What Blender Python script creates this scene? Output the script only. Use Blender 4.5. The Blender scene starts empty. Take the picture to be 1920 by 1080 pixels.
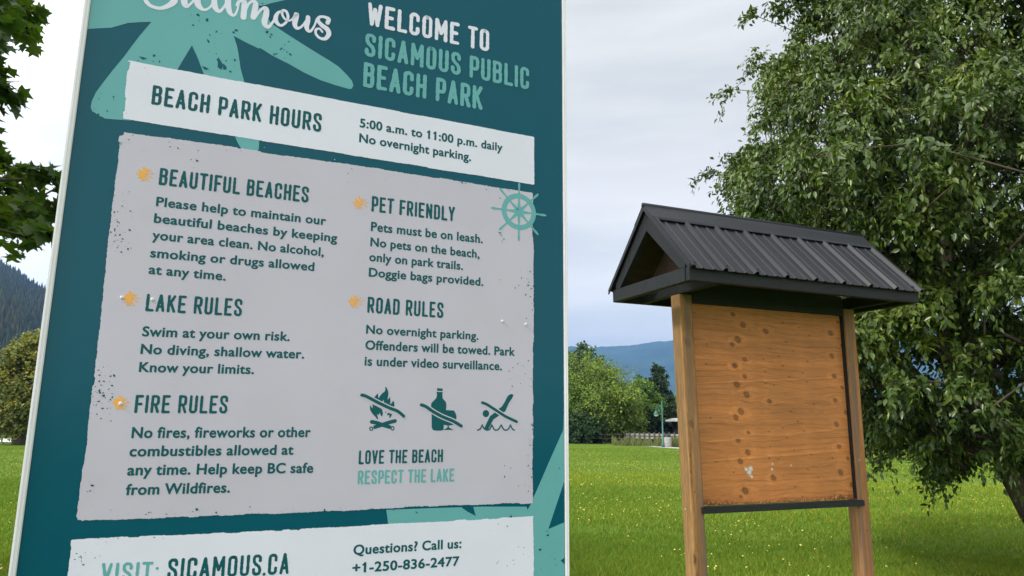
import bpy, bmesh, math, random
import numpy as np
from mathutils import Vector, Matrix
from mathutils.geometry import tessellate_polygon
R = math.radians
random.seed(7); rng = np.random.default_rng(11)
sc = bpy.context.scene
COL = sc.collection

# ------------------------------------------------------------------ camera
FPX, PIT, ROL, AZ1, AZ2 = 1330.58, 0.187183, 0.0080806, 1.1508424, 1.1781329
CAMZ = 1.6
cd = bpy.data.cameras.new('camera'); cam = bpy.data.objects.new('camera', cd); COL.objects.link(cam)
cd.sensor_width = 36; cd.lens = FPX / 1920 * 36; cd.clip_start = 0.05; cd.clip_end = 40000
_cp, _sp, _c, _s = math.cos(PIT), math.sin(PIT), math.cos(ROL), math.sin(ROL)
rt = Vector((_c, -_sp * _s, _cp * _s)); up = Vector((-_s, -_sp * _c, _cp * _c)); fw = Vector((0, _cp, _sp))
M = Matrix((rt, up, -fw)).transposed().to_4x4(); M.translation = (0, 0, CAMZ)
cam.matrix_world = M; sc.camera = cam

def ray(p):
    x = (p[0] - 960) / FPX; z = -(p[1] - 540) / FPX
    v = np.array([_c * x - _s * z, 0, _s * x + _c * z])
    return np.array([v[0], _cp - _sp * v[2], _sp + _cp * v[2]])

# ------------------------------------------------------------------ world, sun, exposure
SUN = Vector((-0.62, -0.38, 0.72)).normalized()
sun_el = math.asin(SUN.z); sun_az = math.atan2(SUN.x, SUN.y)
w = bpy.data.worlds.new('World'); sc.world = w; w.use_nodes = True
nt = w.node_tree; N = nt.nodes; L = nt.links; N.clear()
def wn(t, **k):
    n = N.new(t)
    for a, b in k.items(): setattr(n, a, b)
    return n
out = wn('ShaderNodeOutputWorld'); bg = wn('ShaderNodeBackground'); L.new(bg.outputs[0], out.inputs[0])
bg.inputs[1].default_value = 0.1
sky = wn('ShaderNodeTexSky', sky_type='NISHITA'); sky.sun_disc = False
sky.sun_elevation = sun_el; sky.sun_rotation = sun_az % (2 * math.pi)
tc = wn('ShaderNodeTexCoord')
mp = wn('ShaderNodeMapping'); mp.inputs['Scale'].default_value = (1.0, 1.0, 5.5); mp.inputs['Location'].default_value = (3.1, 0.4, 1.0)
L.new(tc.outputs['Generated'], mp.inputs[0])
nz = wn('ShaderNodeTexNoise'); nz.inputs['Scale'].default_value = 1.6; nz.inputs['Detail'].default_value = 7; nz.inputs['Roughness'].default_value = 0.5
L.new(mp.outputs[0], nz.inputs['Vector'])
nz2 = wn('ShaderNodeTexNoise'); nz2.inputs['Scale'].default_value = 1.1; nz2.inputs['Detail'].default_value = 5
L.new(mp.outputs[0], nz2.inputs['Vector'])
cr = wn('ShaderNodeValToRGB')          # cloud brightness
cr.color_ramp.elements[0].position = 0.38; cr.color_ramp.elements[0].color = (8.7, 8.8, 8.5, 1)
cr.color_ramp.elements[1].position = 0.62; cr.color_ramp.elements[1].color = (11.6, 11.3, 10.7, 1)
L.new(nz.outputs[0], cr.inputs[0])
mr = wn('ShaderNodeMapRange'); mr.inputs[1].default_value = 0.40; mr.inputs[2].default_value = 0.56; mr.inputs[3].default_value = 0.86; mr.inputs[4].default_value = 1.0
L.new(nz2.outputs[0], mr.inputs[0])
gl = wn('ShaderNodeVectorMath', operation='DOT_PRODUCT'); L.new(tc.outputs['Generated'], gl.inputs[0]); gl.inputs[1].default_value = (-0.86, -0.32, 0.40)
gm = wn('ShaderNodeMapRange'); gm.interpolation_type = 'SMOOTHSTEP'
gm.inputs[1].default_value = -0.2; gm.inputs[2].default_value = 0.95; gm.inputs[3].default_value = 0.93; gm.inputs[4].default_value = 2.3  # clouds brightened to the left and behind the camera, added to light the sign
sx = wn('ShaderNodeSeparateXYZ'); L.new(tc.outputs['Generated'], sx.inputs[0])
lowb = wn('ShaderNodeMapRange'); lowb.inputs[1].default_value = 0.14; lowb.inputs[2].default_value = 0.34; lowb.inputs[3].default_value = 1.22; lowb.inputs[4].default_value = 1.0   # bright cloud bank low over the lake
L.new(sx.outputs[2], lowb.inputs[0])
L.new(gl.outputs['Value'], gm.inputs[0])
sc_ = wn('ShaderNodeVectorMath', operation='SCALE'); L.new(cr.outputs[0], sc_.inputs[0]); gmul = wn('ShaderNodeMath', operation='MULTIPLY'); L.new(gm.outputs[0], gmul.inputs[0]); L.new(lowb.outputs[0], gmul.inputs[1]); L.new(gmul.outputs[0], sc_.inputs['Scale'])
mx = wn('ShaderNodeMix', data_type='RGBA'); L.new(mr.outputs[0], mx.inputs[0])
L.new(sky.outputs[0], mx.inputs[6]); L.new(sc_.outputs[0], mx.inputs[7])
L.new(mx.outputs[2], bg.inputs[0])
ld = bpy.data.lights.new('sun', 'SUN'); ld.energy = 3.2; ld.angle = R(7); ld.color = (1, 0.95, 0.87)
lo = bpy.data.objects.new('sun', ld); COL.objects.link(lo)
lo.rotation_euler = SUN.to_track_quat('Z', 'Y').to_euler()
sc.view_settings.view_transform = 'Standard'; sc.view_settings.look = 'None'
sc.view_settings.exposure = 0.03; sc.view_settings.gamma = 1

# ------------------------------------------------------------------ helpers
def link(name, me, mat=None, parent=None):
    o = bpy.data.objects.new(name, me); COL.objects.link(o)
    if mat is not None: me.materials.append(mat)
    if parent is not None: o.parent = parent
    return o
def tag(o, label=None, cat=None, group=None, kind=None):
    if label: o['label'] = label
    if cat: o['category'] = cat
    if group: o['group'] = group
    if kind: o['kind'] = kind
    return o
def empty(name, loc=(0, 0, 0)):
    o = bpy.data.objects.new(name, None); COL.objects.link(o); o.location = loc; o.empty_display_size = 0.2
    return o
def copy_tree(o, parent=None):
    c = o.copy(); COL.objects.link(c); c.parent = parent
    for ch in o.children: copy_tree(ch, c)
    return c
def pymesh(name, v, f):
    me = bpy.data.meshes.new(name); me.from_pydata([tuple(map(float, a)) for a in v], [], f); me.update(); return me
def npmesh(name, v, f, col=None):
    """v (n,3); f (m,k) same-size faces"""
    v = np.asarray(v, np.float32); f = np.asarray(f, np.int32)
    me = bpy.data.meshes.new(name)
    me.vertices.add(len(v)); me.vertices.foreach_set('co', v.ravel())
    k = f.shape[1]; me.loops.add(f.size); me.loops.foreach_set('vertex_index', f.ravel())
    me.polygons.add(len(f)); me.polygons.foreach_set('loop_start', np.arange(0, f.size, k, dtype=np.int32))
    me.polygons.foreach_set('loop_total', np.full(len(f), k, np.int32))
    me.update(calc_edges=True); me.validate()
    if col is not None:
        a = me.color_attributes.new('tint', 'FLOAT_COLOR', 'POINT')
        c = np.ones((len(v), 4), np.float32); c[:, :3] = col; a.data.foreach_set('color', c.ravel())
    return me
def bm_obj(name, bm, mat, parent=None, smooth=False):
    bmesh.ops.recalc_face_normals(bm, faces=bm.faces)
    me = bpy.data.meshes.new(name); bm.to_mesh(me); bm.free()
    if smooth:
        for p in me.polygons: p.use_smooth = True
    return link(name, me, mat, parent)
def add_box(bm, lo_, hi_, bev=0.0):
    lo_, hi_ = Vector(lo_), Vector(hi_)
    r = bmesh.ops.create_cube(bm, size=1.0); vs = r['verts']; c = (lo_ + hi_) / 2; s = hi_ - lo_
    for v_ in vs: v_.co = Vector((c.x + v_.co.x * s.x, c.y + v_.co.y * s.y, c.z + v_.co.z * s.z))
    if bev > 0:
        es = list({e for v_ in vs for e in v_.link_edges})
        bmesh.ops.bevel(bm, geom=es, offset=bev, segments=2, affect='EDGES', clamp_overlap=True)
    return vs
def add_prism(bm, pts, ax, a, b):
    """pts: 2-D outline in the plane normal to axis ax; extruded a..b"""
    def mk(p, t):
        q = [0, 0, 0]; i = [k for k in range(3) if k != ax]; q[i[0]], q[i[1]] = p; q[ax] = t; return bm.verts.new(q)
    A = [mk(p, a) for p in pts]; B = [mk(p, b) for p in pts]
    bm.faces.new(A); bm.faces.new(B[::-1])
    for i in range(len(pts)):
        j = (i + 1) % len(pts); bm.faces.new((A[j], A[i], B[i], B[j]))
def add_tube(bm, pts, rad, seg=8):
    pts = [Vector(p) for p in pts]
    rad = rad if isinstance(rad, (list, tuple)) else [rad] * len(pts)
    rings = []
    for i, p in enumerate(pts):
        t = (pts[min(i + 1, len(pts) - 1)] - pts[max(i - 1, 0)]).normalized()
        a = Vector((1, 0, 0)) if abs(t.x) < 0.8 else Vector((0, 1, 0)); u = t.cross(a).normalized(); v_ = t.cross(u)
        rings.append([bm.verts.new(p + (u * math.cos(k / seg * math.tau) + v_ * math.sin(k / seg * math.tau)) * rad[i]) for k in range(seg)])
    for a, b in zip(rings, rings[1:]):
        for k in range(seg): bm.faces.new((a[k], a[(k + 1) % seg], b[(k + 1) % seg], b[k]))
    bm.faces.new(rings[0][::-1]); bm.faces.new(rings[-1])
def lattice(x, seed=0):
    h = np.sin(x * 12.9898 + seed * 78.233) * 43758.5453
    return h - np.floor(h)
def noise2(x, y, seed=0):
    xi, yi = np.floor(x), np.floor(y); fx, fy = x - xi, y - yi
    fx = fx * fx * (3 - 2 * fx); fy = fy * fy * (3 - 2 * fy)
    def g(a, b):
        h = np.sin(a * 127.1 + b * 311.7 + seed * 74.7) * 43758.5453
        return h - np.floor(h)
    return (g(xi, yi) * (1 - fx) + g(xi + 1, yi) * fx) * (1 - fy) + (g(xi, yi + 1) * (1 - fx) + g(xi + 1, yi + 1) * fx) * fy
def fbm(x, y, o=4, seed=0):
    s = 0; a = 0.5
    for i in range(o): s = s + a * noise2(x * 2 ** i, y * 2 ** i, seed + i); a *= 0.5
    return s

# ------------------------------------------------------------------ materials
def newmat(name):
    m = bpy.data.materials.new(name); m.use_nodes = True
    return m, m.node_tree.nodes, m.node_tree.links, m.node_tree.nodes['Principled BSDF']
def simple(name, col, rough=0.6, var=0.12, scale=6.0, bump=0.0, bscale=60.0, metal=0.0, spec=0.5, stretch=(1, 1, 1), coat=0.0):
    m, n, l, b = newmat(name)
    t = n.new('ShaderNodeTexCoord'); mpn = n.new('ShaderNodeMapping'); mpn.inputs['Scale'].default_value = stretch
    l.new(t.outputs['Object'], mpn.inputs[0])
    z = n.new('ShaderNodeTexNoise'); z.inputs['Scale'].default_value = scale; z.inputs['Detail'].default_value = 6
    l.new(mpn.outputs[0], z.inputs['Vector'])
    r = n.new('ShaderNodeValToRGB'); e = r.color_ramp.elements
    e[0].position = 0.3; e[1].position = 0.7
    e[0].color = tuple(c * (1 - var) for c in col) + (1,); e[1].color = tuple(min(1, c * (1 + var)) for c in col) + (1,)
    l.new(z.outputs[0], r.inputs[0]); l.new(r.outputs[0], b.inputs['Base Color'])
    b.inputs['Roughness'].default_value = rough; b.inputs['Metallic'].default_value = metal
    b.inputs['Specular IOR Level'].default_value = spec; b.inputs['Coat Weight'].default_value = coat; b.inputs['Coat Roughness'].default_value = 0.15
    if bump:
        z2 = n.new('ShaderNodeTexNoise'); z2.inputs['Scale'].default_value = bscale; z2.inputs['Detail'].default_value = 4
        l.new(mpn.outputs[0], z2.inputs['Vector'])
        bp = n.new('ShaderNodeBump'); bp.inputs['Strength'].default_value = bump; bp.inputs['Distance'].default_value = 0.01
        l.new(z2.outputs[0], bp.inputs['Height']); l.new(bp.outputs[0], b.inputs['Normal'])
    return m
def leafmat(name, col, trans=0.35, rough=0.5, spec=0.35):
    m, n, l, b = newmat(name)
    a = n.new('ShaderNodeAttribute'); a.attribute_name = 'tint'
    mlt = n.new('ShaderNodeMix'); mlt.data_type = 'RGBA'; mlt.blend_type = 'MULTIPLY'; mlt.inputs[0].default_value = 1
    mlt.inputs[6].default_value = col + (1,); l.new(a.outputs['Color'], mlt.inputs[7])
    l.new(mlt.outputs[2], b.inputs['Base Color']); b.inputs['Roughness'].default_value = rough; b.inputs['Specular IOR Level'].default_value = spec
    tr = n.new('ShaderNodeBsdfTranslucent')
    h = n.new('ShaderNodeMix'); h.data_type = 'RGBA'; h.blend_type = 'MULTIPLY'; h.inputs[0].default_value = 1
    l.new(mlt.outputs[2], h.inputs[6]); h.inputs[7].default_value = (1.25, 1.35, 0.5, 1); l.new(h.outputs[2], tr.inputs[0])
    ms = n.new('ShaderNodeMixShader'); ms.inputs[0].default_value = trans
    l.new(b.outputs[0], ms.inputs[1]); l.new(tr.outputs[0], ms.inputs[2]); l.new(ms.outputs[0], n['Material Output'].inputs[0])
    return m
def attrmat(name, rough=0.6, bump=0.15, spec=0.3, stretch=(3, 60, 60)):
    m, n, l, b = newmat(name)
    a = n.new('ShaderNodeAttribute'); a.attribute_name = 'tint'; l.new(a.outputs['Color'], b.inputs['Base Color'])
    b.inputs['Roughness'].default_value = rough; b.inputs['Specular IOR Level'].default_value = spec
    t = n.new('ShaderNodeTexCoord'); mpn = n.new('ShaderNodeMapping'); mpn.inputs['Scale'].default_value = stretch
    l.new(t.outputs['Object'], mpn.inputs[0]); z = n.new('ShaderNodeTexNoise'); z.inputs['Scale'].default_value = 1; z.inputs['Detail'].default_value = 5
    l.new(mpn.outputs[0], z.inputs['Vector']); bp = n.new('ShaderNodeBump'); bp.inputs['Strength'].default_value = bump; bp.inputs['Distance'].default_value = 0.004
    l.new(z.outputs[0], bp.inputs['Height']); l.new(bp.outputs[0], b.inputs['Normal'])
    return m

# ================================================================== THE SETTING
def G(px, py, z=0.0):                      # a point of the ground seen at a pixel
    r = ray((px, py)); t = (z - CAMZ) / r[2]; return np.array([r[0] * t, r[1] * t, z])
def dirx(px, py, depth):                   # a point at a given forward distance
    r = ray((px, py)); return r / r[1] * depth + np.array([0, 0, CAMZ])

# ground: one sheet to the horizon
def ground_mat():
    m, n, l, b = newmat('lawn')
    t = n.new('ShaderNodeTexCoord')
    def nz_(s, d=5, st=(1, 1, 1)):
        mpn = n.new('ShaderNodeMapping'); mpn.inputs['Scale'].default_value = st; l.new(t.outputs['Object'], mpn.inputs[0])
        z = n.new('ShaderNodeTexNoise'); z.inputs['Scale'].default_value = s; z.inputs['Detail'].default_value = d; l.new(mpn.outputs[0], z.inputs['Vector']); return z.outputs[0]
    r = n.new('ShaderNodeValToRGB'); e = r.color_ramp.elements
    e[0].position = 0.36; e[0].color = (0.085, 0.165, 0.012, 1); e[1].position = 0.66; e[1].color = (0.14, 0.215, 0.024, 1)
    l.new(nz_(0.12, 6, (0.6, 2.2, 1)), r.inputs[0])
    r2 = n.new('ShaderNodeValToRGB'); e = r2.color_ramp.elements
    e[0].position = 0.3; e[0].color = (0.62, 0.66, 0.6, 1); e[1].position = 0.7; e[1].color = (1.25, 1.2, 1.1, 1)
    l.new(nz_(14, 8), r2.inputs[0])
    mm = n.new('ShaderNodeMix'); mm.data_type = 'RGBA'; mm.blend_type = 'MULTIPLY'; mm.inputs[0].default_value = 1
    l.new(r.outputs[0], mm.inputs[6]); l.new(r2.outputs[0], mm.inputs[7]); l.new(mm.outputs[2], b.inputs['Base Color'])
    b.inputs['Roughness'].default_value = 0.9; b.inputs['Specular IOR Level'].default_value = 0.1
    bp = n.new('ShaderNodeBump'); bp.inputs['Strength'].default_value = 0.9; bp.inputs['Distance'].default_value = 0.05
    l.new(nz_(30, 6), bp.inputs['Height']); l.new(bp.outputs[0], b.inputs['Normal'])
    return m
xs = np.concatenate([-np.geomspace(14000, 3, 34), np.linspace(-2.5, 2.5, 5), np.geomspace(3, 14000, 34)])
ys = xs
gx, gy = np.meshgrid(xs, ys, indexing='ij'); gv = np.stack([gx.ravel(), gy.ravel(), np.zeros(gx.size)], 1)
nx = len(xs); ii, jj = np.meshgrid(np.arange(nx - 1), np.arange(nx - 1), indexing='ij'); q = (ii * nx + jj).ravel()
tag(link('ground', npmesh('ground', gv, np.stack([q, q + nx, q + nx + 1, q + 1], 1)), ground_mat()), kind='structure')

def strip(name, pts, z, mat):
    v = [(p[0], p[1], z) for p in pts]
    tris = tessellate_polygon([[Vector(p) for p in v]])
    me = pymesh(name, v, [tuple(t) for t in tris])
    bm = bmesh.new(); bm.from_mesh(me); bmesh.ops.recalc_face_normals(bm, faces=bm.faces)
    if sum(f.normal.z for f in bm.faces) < 0: bmesh.ops.reverse_faces(bm, faces=bm.faces)
    bm.to_mesh(me); bm.free()
    return tag(link(name, me, mat), kind='structure')
m_path = simple('path_concrete', (0.48, 0.46, 0.42), 0.85, 0.15, 0.8, 0.2, 8)
pa = [G(1040, 824), G(1104, 829), G(1242, 839.3), G(1330, 845)]
pb = [G(1330, 842.6), G(1242, 837.6), G(1104, 827.6), G(1040, 823)]
strip('path', pa + pb, 0.008, m_path)
strip('promenade', [G(-260, 829), G(56, 829), G(230, 828), G(230, 822.5), G(56, 822.5), G(-260, 822.5)], 0.008, simple('pale_sand', (0.62, 0.6, 0.56), 0.9, 0.06, 0.3))
m_w, n_, l_, b_ = newmat('lake'); b_.inputs['Base Color'].default_value = (0.03, 0.06, 0.08, 1); b_.inputs['Roughness'].default_value = 0.12
z_ = n_.new('ShaderNodeTexNoise'); z_.inputs['Scale'].default_value = 0.25; z_.inputs['Detail'].default_value = 5
bp_ = n_.new('ShaderNodeBump'); bp_.inputs['Strength'].default_value = 0.25; l_.new(z_.outputs[0], bp_.inputs['Height']); l_.new(bp_.outputs[0], b_.inputs['Normal'])
strip('water', [(-2600, 210), (2600, 190), (3600, 4200), (-3600, 4200)], 0.02, m_w)

# mountains: polar height fields
def mountain(name, ridge, d0, d1, mat, azstep=0.25, rows=40, rough=0.05, seed=1):
    """ridge: list of (pixel x, pixel y) of the skyline; d0 foot distance, d1 crest distance"""
    A = []; E = []
    for p in ridge:
        r = ray(p); A.append(math.atan2(r[0], r[1])); E.append(r[2] / math.hypot(r[0], r[1]))
    az = np.arange(A[0], A[-1], R(azstep)); el = np.interp(az, A, E)
    t = np.linspace(0, 1.6, rows)
    AZ, T = np.meshgrid(az, t, indexing='ij'); EL = np.repeat(el[:, None], rows, 1)
    D = d0 + (d1 - d0) * T
    prof = np.where(T < 1, T ** 0.85, np.clip(1 - (T - 1) * 0.8, 0, 1))
    H = EL * d1 * prof
    nzv = fbm(AZ * 60, T * 7, 5, seed) - 0.47
    rid = np.abs(fbm(AZ * 26 + T * 1.2, T * 2.2, 4, seed + 9) - 0.47)
    H = H + H.max() * (nzv * rough * 2 + -rid * rough * 5) * np.clip(T * 3, 0, 1) * np.where(T < 1, np.clip((1.02 - T) * 6, 0.08, 1), 1)
    H = np.where(T == 0, -2, H + 1)
    v = np.stack([np.sin(AZ) * D, np.cos(AZ) * D, H], -1).reshape(-1, 3)
    n1, n2 = len(az), rows
    i, j = np.meshgrid(np.arange(n1 - 1), np.arange(n2 - 1), indexing='ij'); q = (i * n2 + j).ravel()
    me = npmesh(name, v, np.stack([q, q + n2, q + n2 + 1, q + 1], 1))
    for p in me.polygons: p.use_smooth = True
    bm = bmesh.new(); bm.from_mesh(me)
    bmesh.ops.recalc_face_normals(bm, faces=bm.faces)
    if sum(f.normal.z for f in bm.faces) < 0: bmesh.ops.reverse_faces(bm, faces=bm.faces)
    bm.to_mesh(me); bm.free()
    return tag(link(name, me, mat), kind='structure'), (az, el, v.reshape(n1, n2, 3))
m_far = simple('forested_slope', (0.045, 0.075, 0.05), 0.95, 0.35, 0.004, 1.0, 0.03, spec=0.1)
m_near = simple('conifer_slope', (0.04, 0.065, 0.04), 0.95, 0.4, 0.01, 1.0, 0.06, spec=0.1)
mountain('mountain', [(560, 720), (760, 700), (900, 668), (1000, 650), (1067, 648), (1105, 651), (1160, 648), (1200, 643), (1255, 637), (1400, 610), (1600, 590), (1900, 600), (2300, 560), (2900, 640)], 2900, 4600, m_far, 0.12, 60, 0.012, 3)
hill, (haz, hel, hv) = mountain('hillside', [(-1500, 300), (-700, 380), (-200, 455), (0, 497), (30, 512), (60, 533), (87, 548), (150, 590), (260, 650), (420, 720), (640, 785)], 420, 1150, m_near, 0.25, 40, 0.03, 5)
# conifers that cover the near hill: a far wood, nobody could count them
P = []
n1, n2 = hv.shape[:2]
for k in range(30000):
    a = rng.random() ** 1.0 * (n1 - 1); b = rng.random() * 25.5
    a0, b0 = int(a), int(b); fa, fb = a - a0, b - b0
    a1 = min(a0 + 1, n1 - 1); b1 = b0 + 1
    p = (hv[a0, b0] * (1 - fa) + hv[a1, b0] * fa) * (1 - fb) + (hv[a0, b1] * (1 - fa) + hv[a1, b1] * fa) * fb
    P.append(p)
P = np.array(P); sel = (np.arctan2(P[:, 0], P[:, 1]) < R(-22)) & (np.arctan2(P[:, 0], P[:, 1]) > R(-50)); P = P[sel]
nP = len(P); hh = 6 + 7 * rng.random(nP); rr = hh * (0.17 + 0.07 * rng.random(nP)); rot = rng.random(nP) * 6.28
V = []; F = []; C = []
ring = 5
ang = np.arange(ring) / ring * 2 * np.pi
for lev, (zf, rf) in enumerate([(0.02, 1.0), (0.35, 0.75), (1.0, 0.02)]):
    x = P[:, 0:1] + np.cos(ang[None] + rot[:, None]) * rr[:, None] * rf; y = P[:, 1:2] + np.sin(ang[None] + rot[:, None]) * rr[:, None] * rf
    z = np.repeat(P[:, 2:3] + hh[:, None] * zf, ring, 1); V.append(np.stack([x, y, z], -1))
V = np.stack(V, 1).reshape(-1, 3); base = np.arange(nP)[:, None] * ring * 3
for lv in range(2):
    for k in range(ring):
        a, b = lv * ring + k, lv * ring + (k + 1) % ring
        F.append(base + np.array([[a, b, b + ring, a + ring]]))
F = np.concatenate(F)
tc_ = (0.55 + 0.8 * rng.random(nP))[:, None] * np.stack([1 + 0.5 * rng.random(nP), np.ones(nP), 0.8 + 0.3 * rng.random(nP)], 1)
m_con = leafmat('conifer_needles', (0.055, 0.075, 0.034), 0.0, 0.9, 0.1)
tag(link('far_woods', npmesh('far_woods', V, F, np.repeat(tc_, ring * 3, 0)), m_con), 'dark conifer wood covering the hillside on the left', 'woods', kind='stuff')

# ------------------------------------------------------------------ grass blades and dandelions
m_blade = leafmat('grass_blade', (0.180, 0.285, 0.036), 0.3, 0.7, 0.15)
def blades(n, r0, r1, a0, a1, h, wd):
    r = np.sqrt(rng.random(n) * (r1 ** 2 - r0 ** 2) + r0 ** 2); a = a0 + rng.random(n) * (a1 - a0)
    x, y = r * np.sin(a), r * np.cos(a)
    den = fbm(x * 1.2, y * 1.2, 3, 4); k = den > 0.12 + 0.22 * rng.random(n)
    x, y = x[k], y[k]; n = len(x)
    hh = h * (0.5 + 0.8 * rng.random(n)) * (0.6 + fbm(x * 0.9, y * 0.9, 3, 8)); th = rng.random(n) * 6.28; ln = hh * (0.2 + 0.9 * rng.random(n)); la = rng.random(n) * 6.28
    dx, dy = np.cos(th) * wd, np.sin(th) * wd
    b0 = np.stack([x - dx, y - dy, 0 * x], 1); b1 = np.stack([x + dx, y + dy, 0 * x], 1)
    tp = np.stack([x + np.cos(la) * ln, y + np.sin(la) * ln, hh], 1)
    v = np.stack([b0, b1, tp], 1).reshape(-1, 3); f = np.arange(3 * n).reshape(-1, 3)
    pat = fbm(x * 0.13 * 0.6 + 5, y * 0.13 * 2.2, 4, 2)
    t = (0.65 + 0.6 * rng.random(n)) * (0.72 + 0.6 * pat)
    dry = (rng.random(n) < 0.06)
    c = np.stack([t * (0.85 + 0.5 * rng.random(n) * pat * 2), t, t * 0.9], 1); c[dry] *= np.array([2.2, 1.3, 2.2])
    return v, f, np.repeat(c, 3, 0)
parts = [blades(240000, 5.0, 11, R(-40), R(40), 0.050, 0.0042), blades(200000, 11, 24, R(-40), R(40), 0.052, 0.008), blades(70000, 24, 48, R(-40), R(40), 0.05, 0.018)]
vv, ff, cc, o_ = [], [], [], 0
for v, f, c in parts: vv.append(v); ff.append(f + o_); cc.append(c); o_ += len(v)
tag(link('grass', npmesh('grass', np.concatenate(vv), np.concatenate(ff), np.concatenate(cc)), m_blade), 'mown green grass of the park lawn', 'grass', kind='stuff')
n = 7500; r = np.sqrt(rng.random(n) * (45 ** 2 - 36) + 36); a = R(-40) + rng.random(n) * R(80); x, y = r * np.sin(a), r * np.cos(a)
k = fbm(x * 0.35, y * 0.35, 3, 21) > 0.40 + 0.12 * rng.random(n); x, y, r = x[k], y[k], r[k]; n = len(x)
ang = np.arange(7) / 7 * 2 * np.pi; rad = (0.006 + 0.009 * rng.random(n) ** 1.5)[:, None]; hz = (0.04 + 0.035 * rng.random(n))[:, None]
tx = (rng.random(n)[:, None] - 0.5) * 0.9; ty = -0.5 * rng.random(n)[:, None]
ringv = np.stack([x[:, None] + np.cos(ang) * rad, y[:, None] + np.sin(ang) * rad, hz + np.cos(ang) * rad * tx - np.sin(ang) * rad * ty * 1.2], -1)
topv = np.stack([x, y, hz[:, 0] + 0.010], -1)[:, None]; v = np.concatenate([topv, ringv], 1).reshape(-1, 3)
b = np.arange(n)[:, None] * 8; f = np.concatenate([b + np.array([[0, 1 + i, 1 + (i + 1) % 7]]) for i in range(7)])
mdan = simple('dandelion_petals', (0.66, 0.58, 0.14), 0.8, 0.15, 30)
tag(link('dandelions', npmesh('dandelions', v, f), mdan), 'yellow and pale dandelion heads dotted through the lawn', 'dandelions', kind='stuff')

# ================================================================== TREES
LEAF_OVATE = (np.array([[0, 0, 0], [-.22, .28, .07], [.22, .28, .07], [-.24, .58, .06], [.24, .58, .06], [0, .5, -.03], [0, 1.05, -.08]]),
              [(0, 2, 5), (0, 5, 1), (2, 4, 5), (1, 5, 3), (4, 6, 5), (3, 5, 6)])
LEAF_MAPLE = (np.array([[0, 0, 0], [.20, .02, .02], [.52, .10, .05], [.33, .34, .03], [.62, .62, .06], [.24, .60, .02], [0, 1.0, -.06], [-.24, .60, .02], [-.62, .62, .06], [-.33, .34, .03], [-.52, .10, .05], [-.20, .02, .02], [0, .4, -.03]]),
              [(12, i, i + 1) for i in range(0, 11)] + [(12, 11, 0)])
LEAF_CARD = (np.array([[0, 0, 0], [-.38, .4, .1], [.38, .5, .08], [0.05, 1, -.05]]), [(0, 2, 1), (1, 2, 3)])
def norm(a): return a / np.maximum(np.linalg.norm(a, axis=-1, keepdims=True), 1e-9)
def leaves(Pn, Dn, Nn, S, tmpl, tint):
    T, Fc = tmpl; Dn = norm(Dn); W = norm(np.cross(Dn, Nn)); Nn = np.cross(W, Dn)
    v = Pn[:, None] + S[:, None, None] * (T[None, :, 0:1] * W[:, None] + T[None, :, 1:2] * Dn[:, None] + T[None, :, 2:3] * Nn[:, None])
    k = len(T); f = (np.arange(len(Pn))[:, None, None] * k + np.array(Fc)[None]).reshape(-1, 3)
    return v.reshape(-1, 3), f, np.repeat(tint, k, 0)
m_bark = simple('bark', (0.085, 0.068, 0.055), 0.95, 0.4, 8, 0.8, 20, spec=0.1, stretch=(1, 1, 0.25))

def tube_np(A, B, ra, rb, seg=5):
    """many tapered segments at once"""
    D = norm(B - A); ref = np.where(np.abs(D[:, 2:3]) < 0.9, np.array([[0, 0, 1.]]), np.array([[1., 0, 0]]))
    U = norm(np.cross(D, ref)); W = np.cross(D, U); a = np.arange(seg) / seg * 2 * np.pi
    o = U[:, None] * np.cos(a)[None, :, None] + W[:, None] * np.sin(a)[None, :, None]
    v = np.concatenate([A[:, None] + o * ra[:, None, None], B[:, None] + o * rb[:, None, None]], 1)
    k = np.arange(seg); f = np.stack([k, (k + 1) % seg, seg + (k + 1) % seg, seg + k], 1)
    return v.reshape(-1, 3), (np.arange(len(A))[:, None, None] * 2 * seg + f[None]).reshape(-1, 4)

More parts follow.
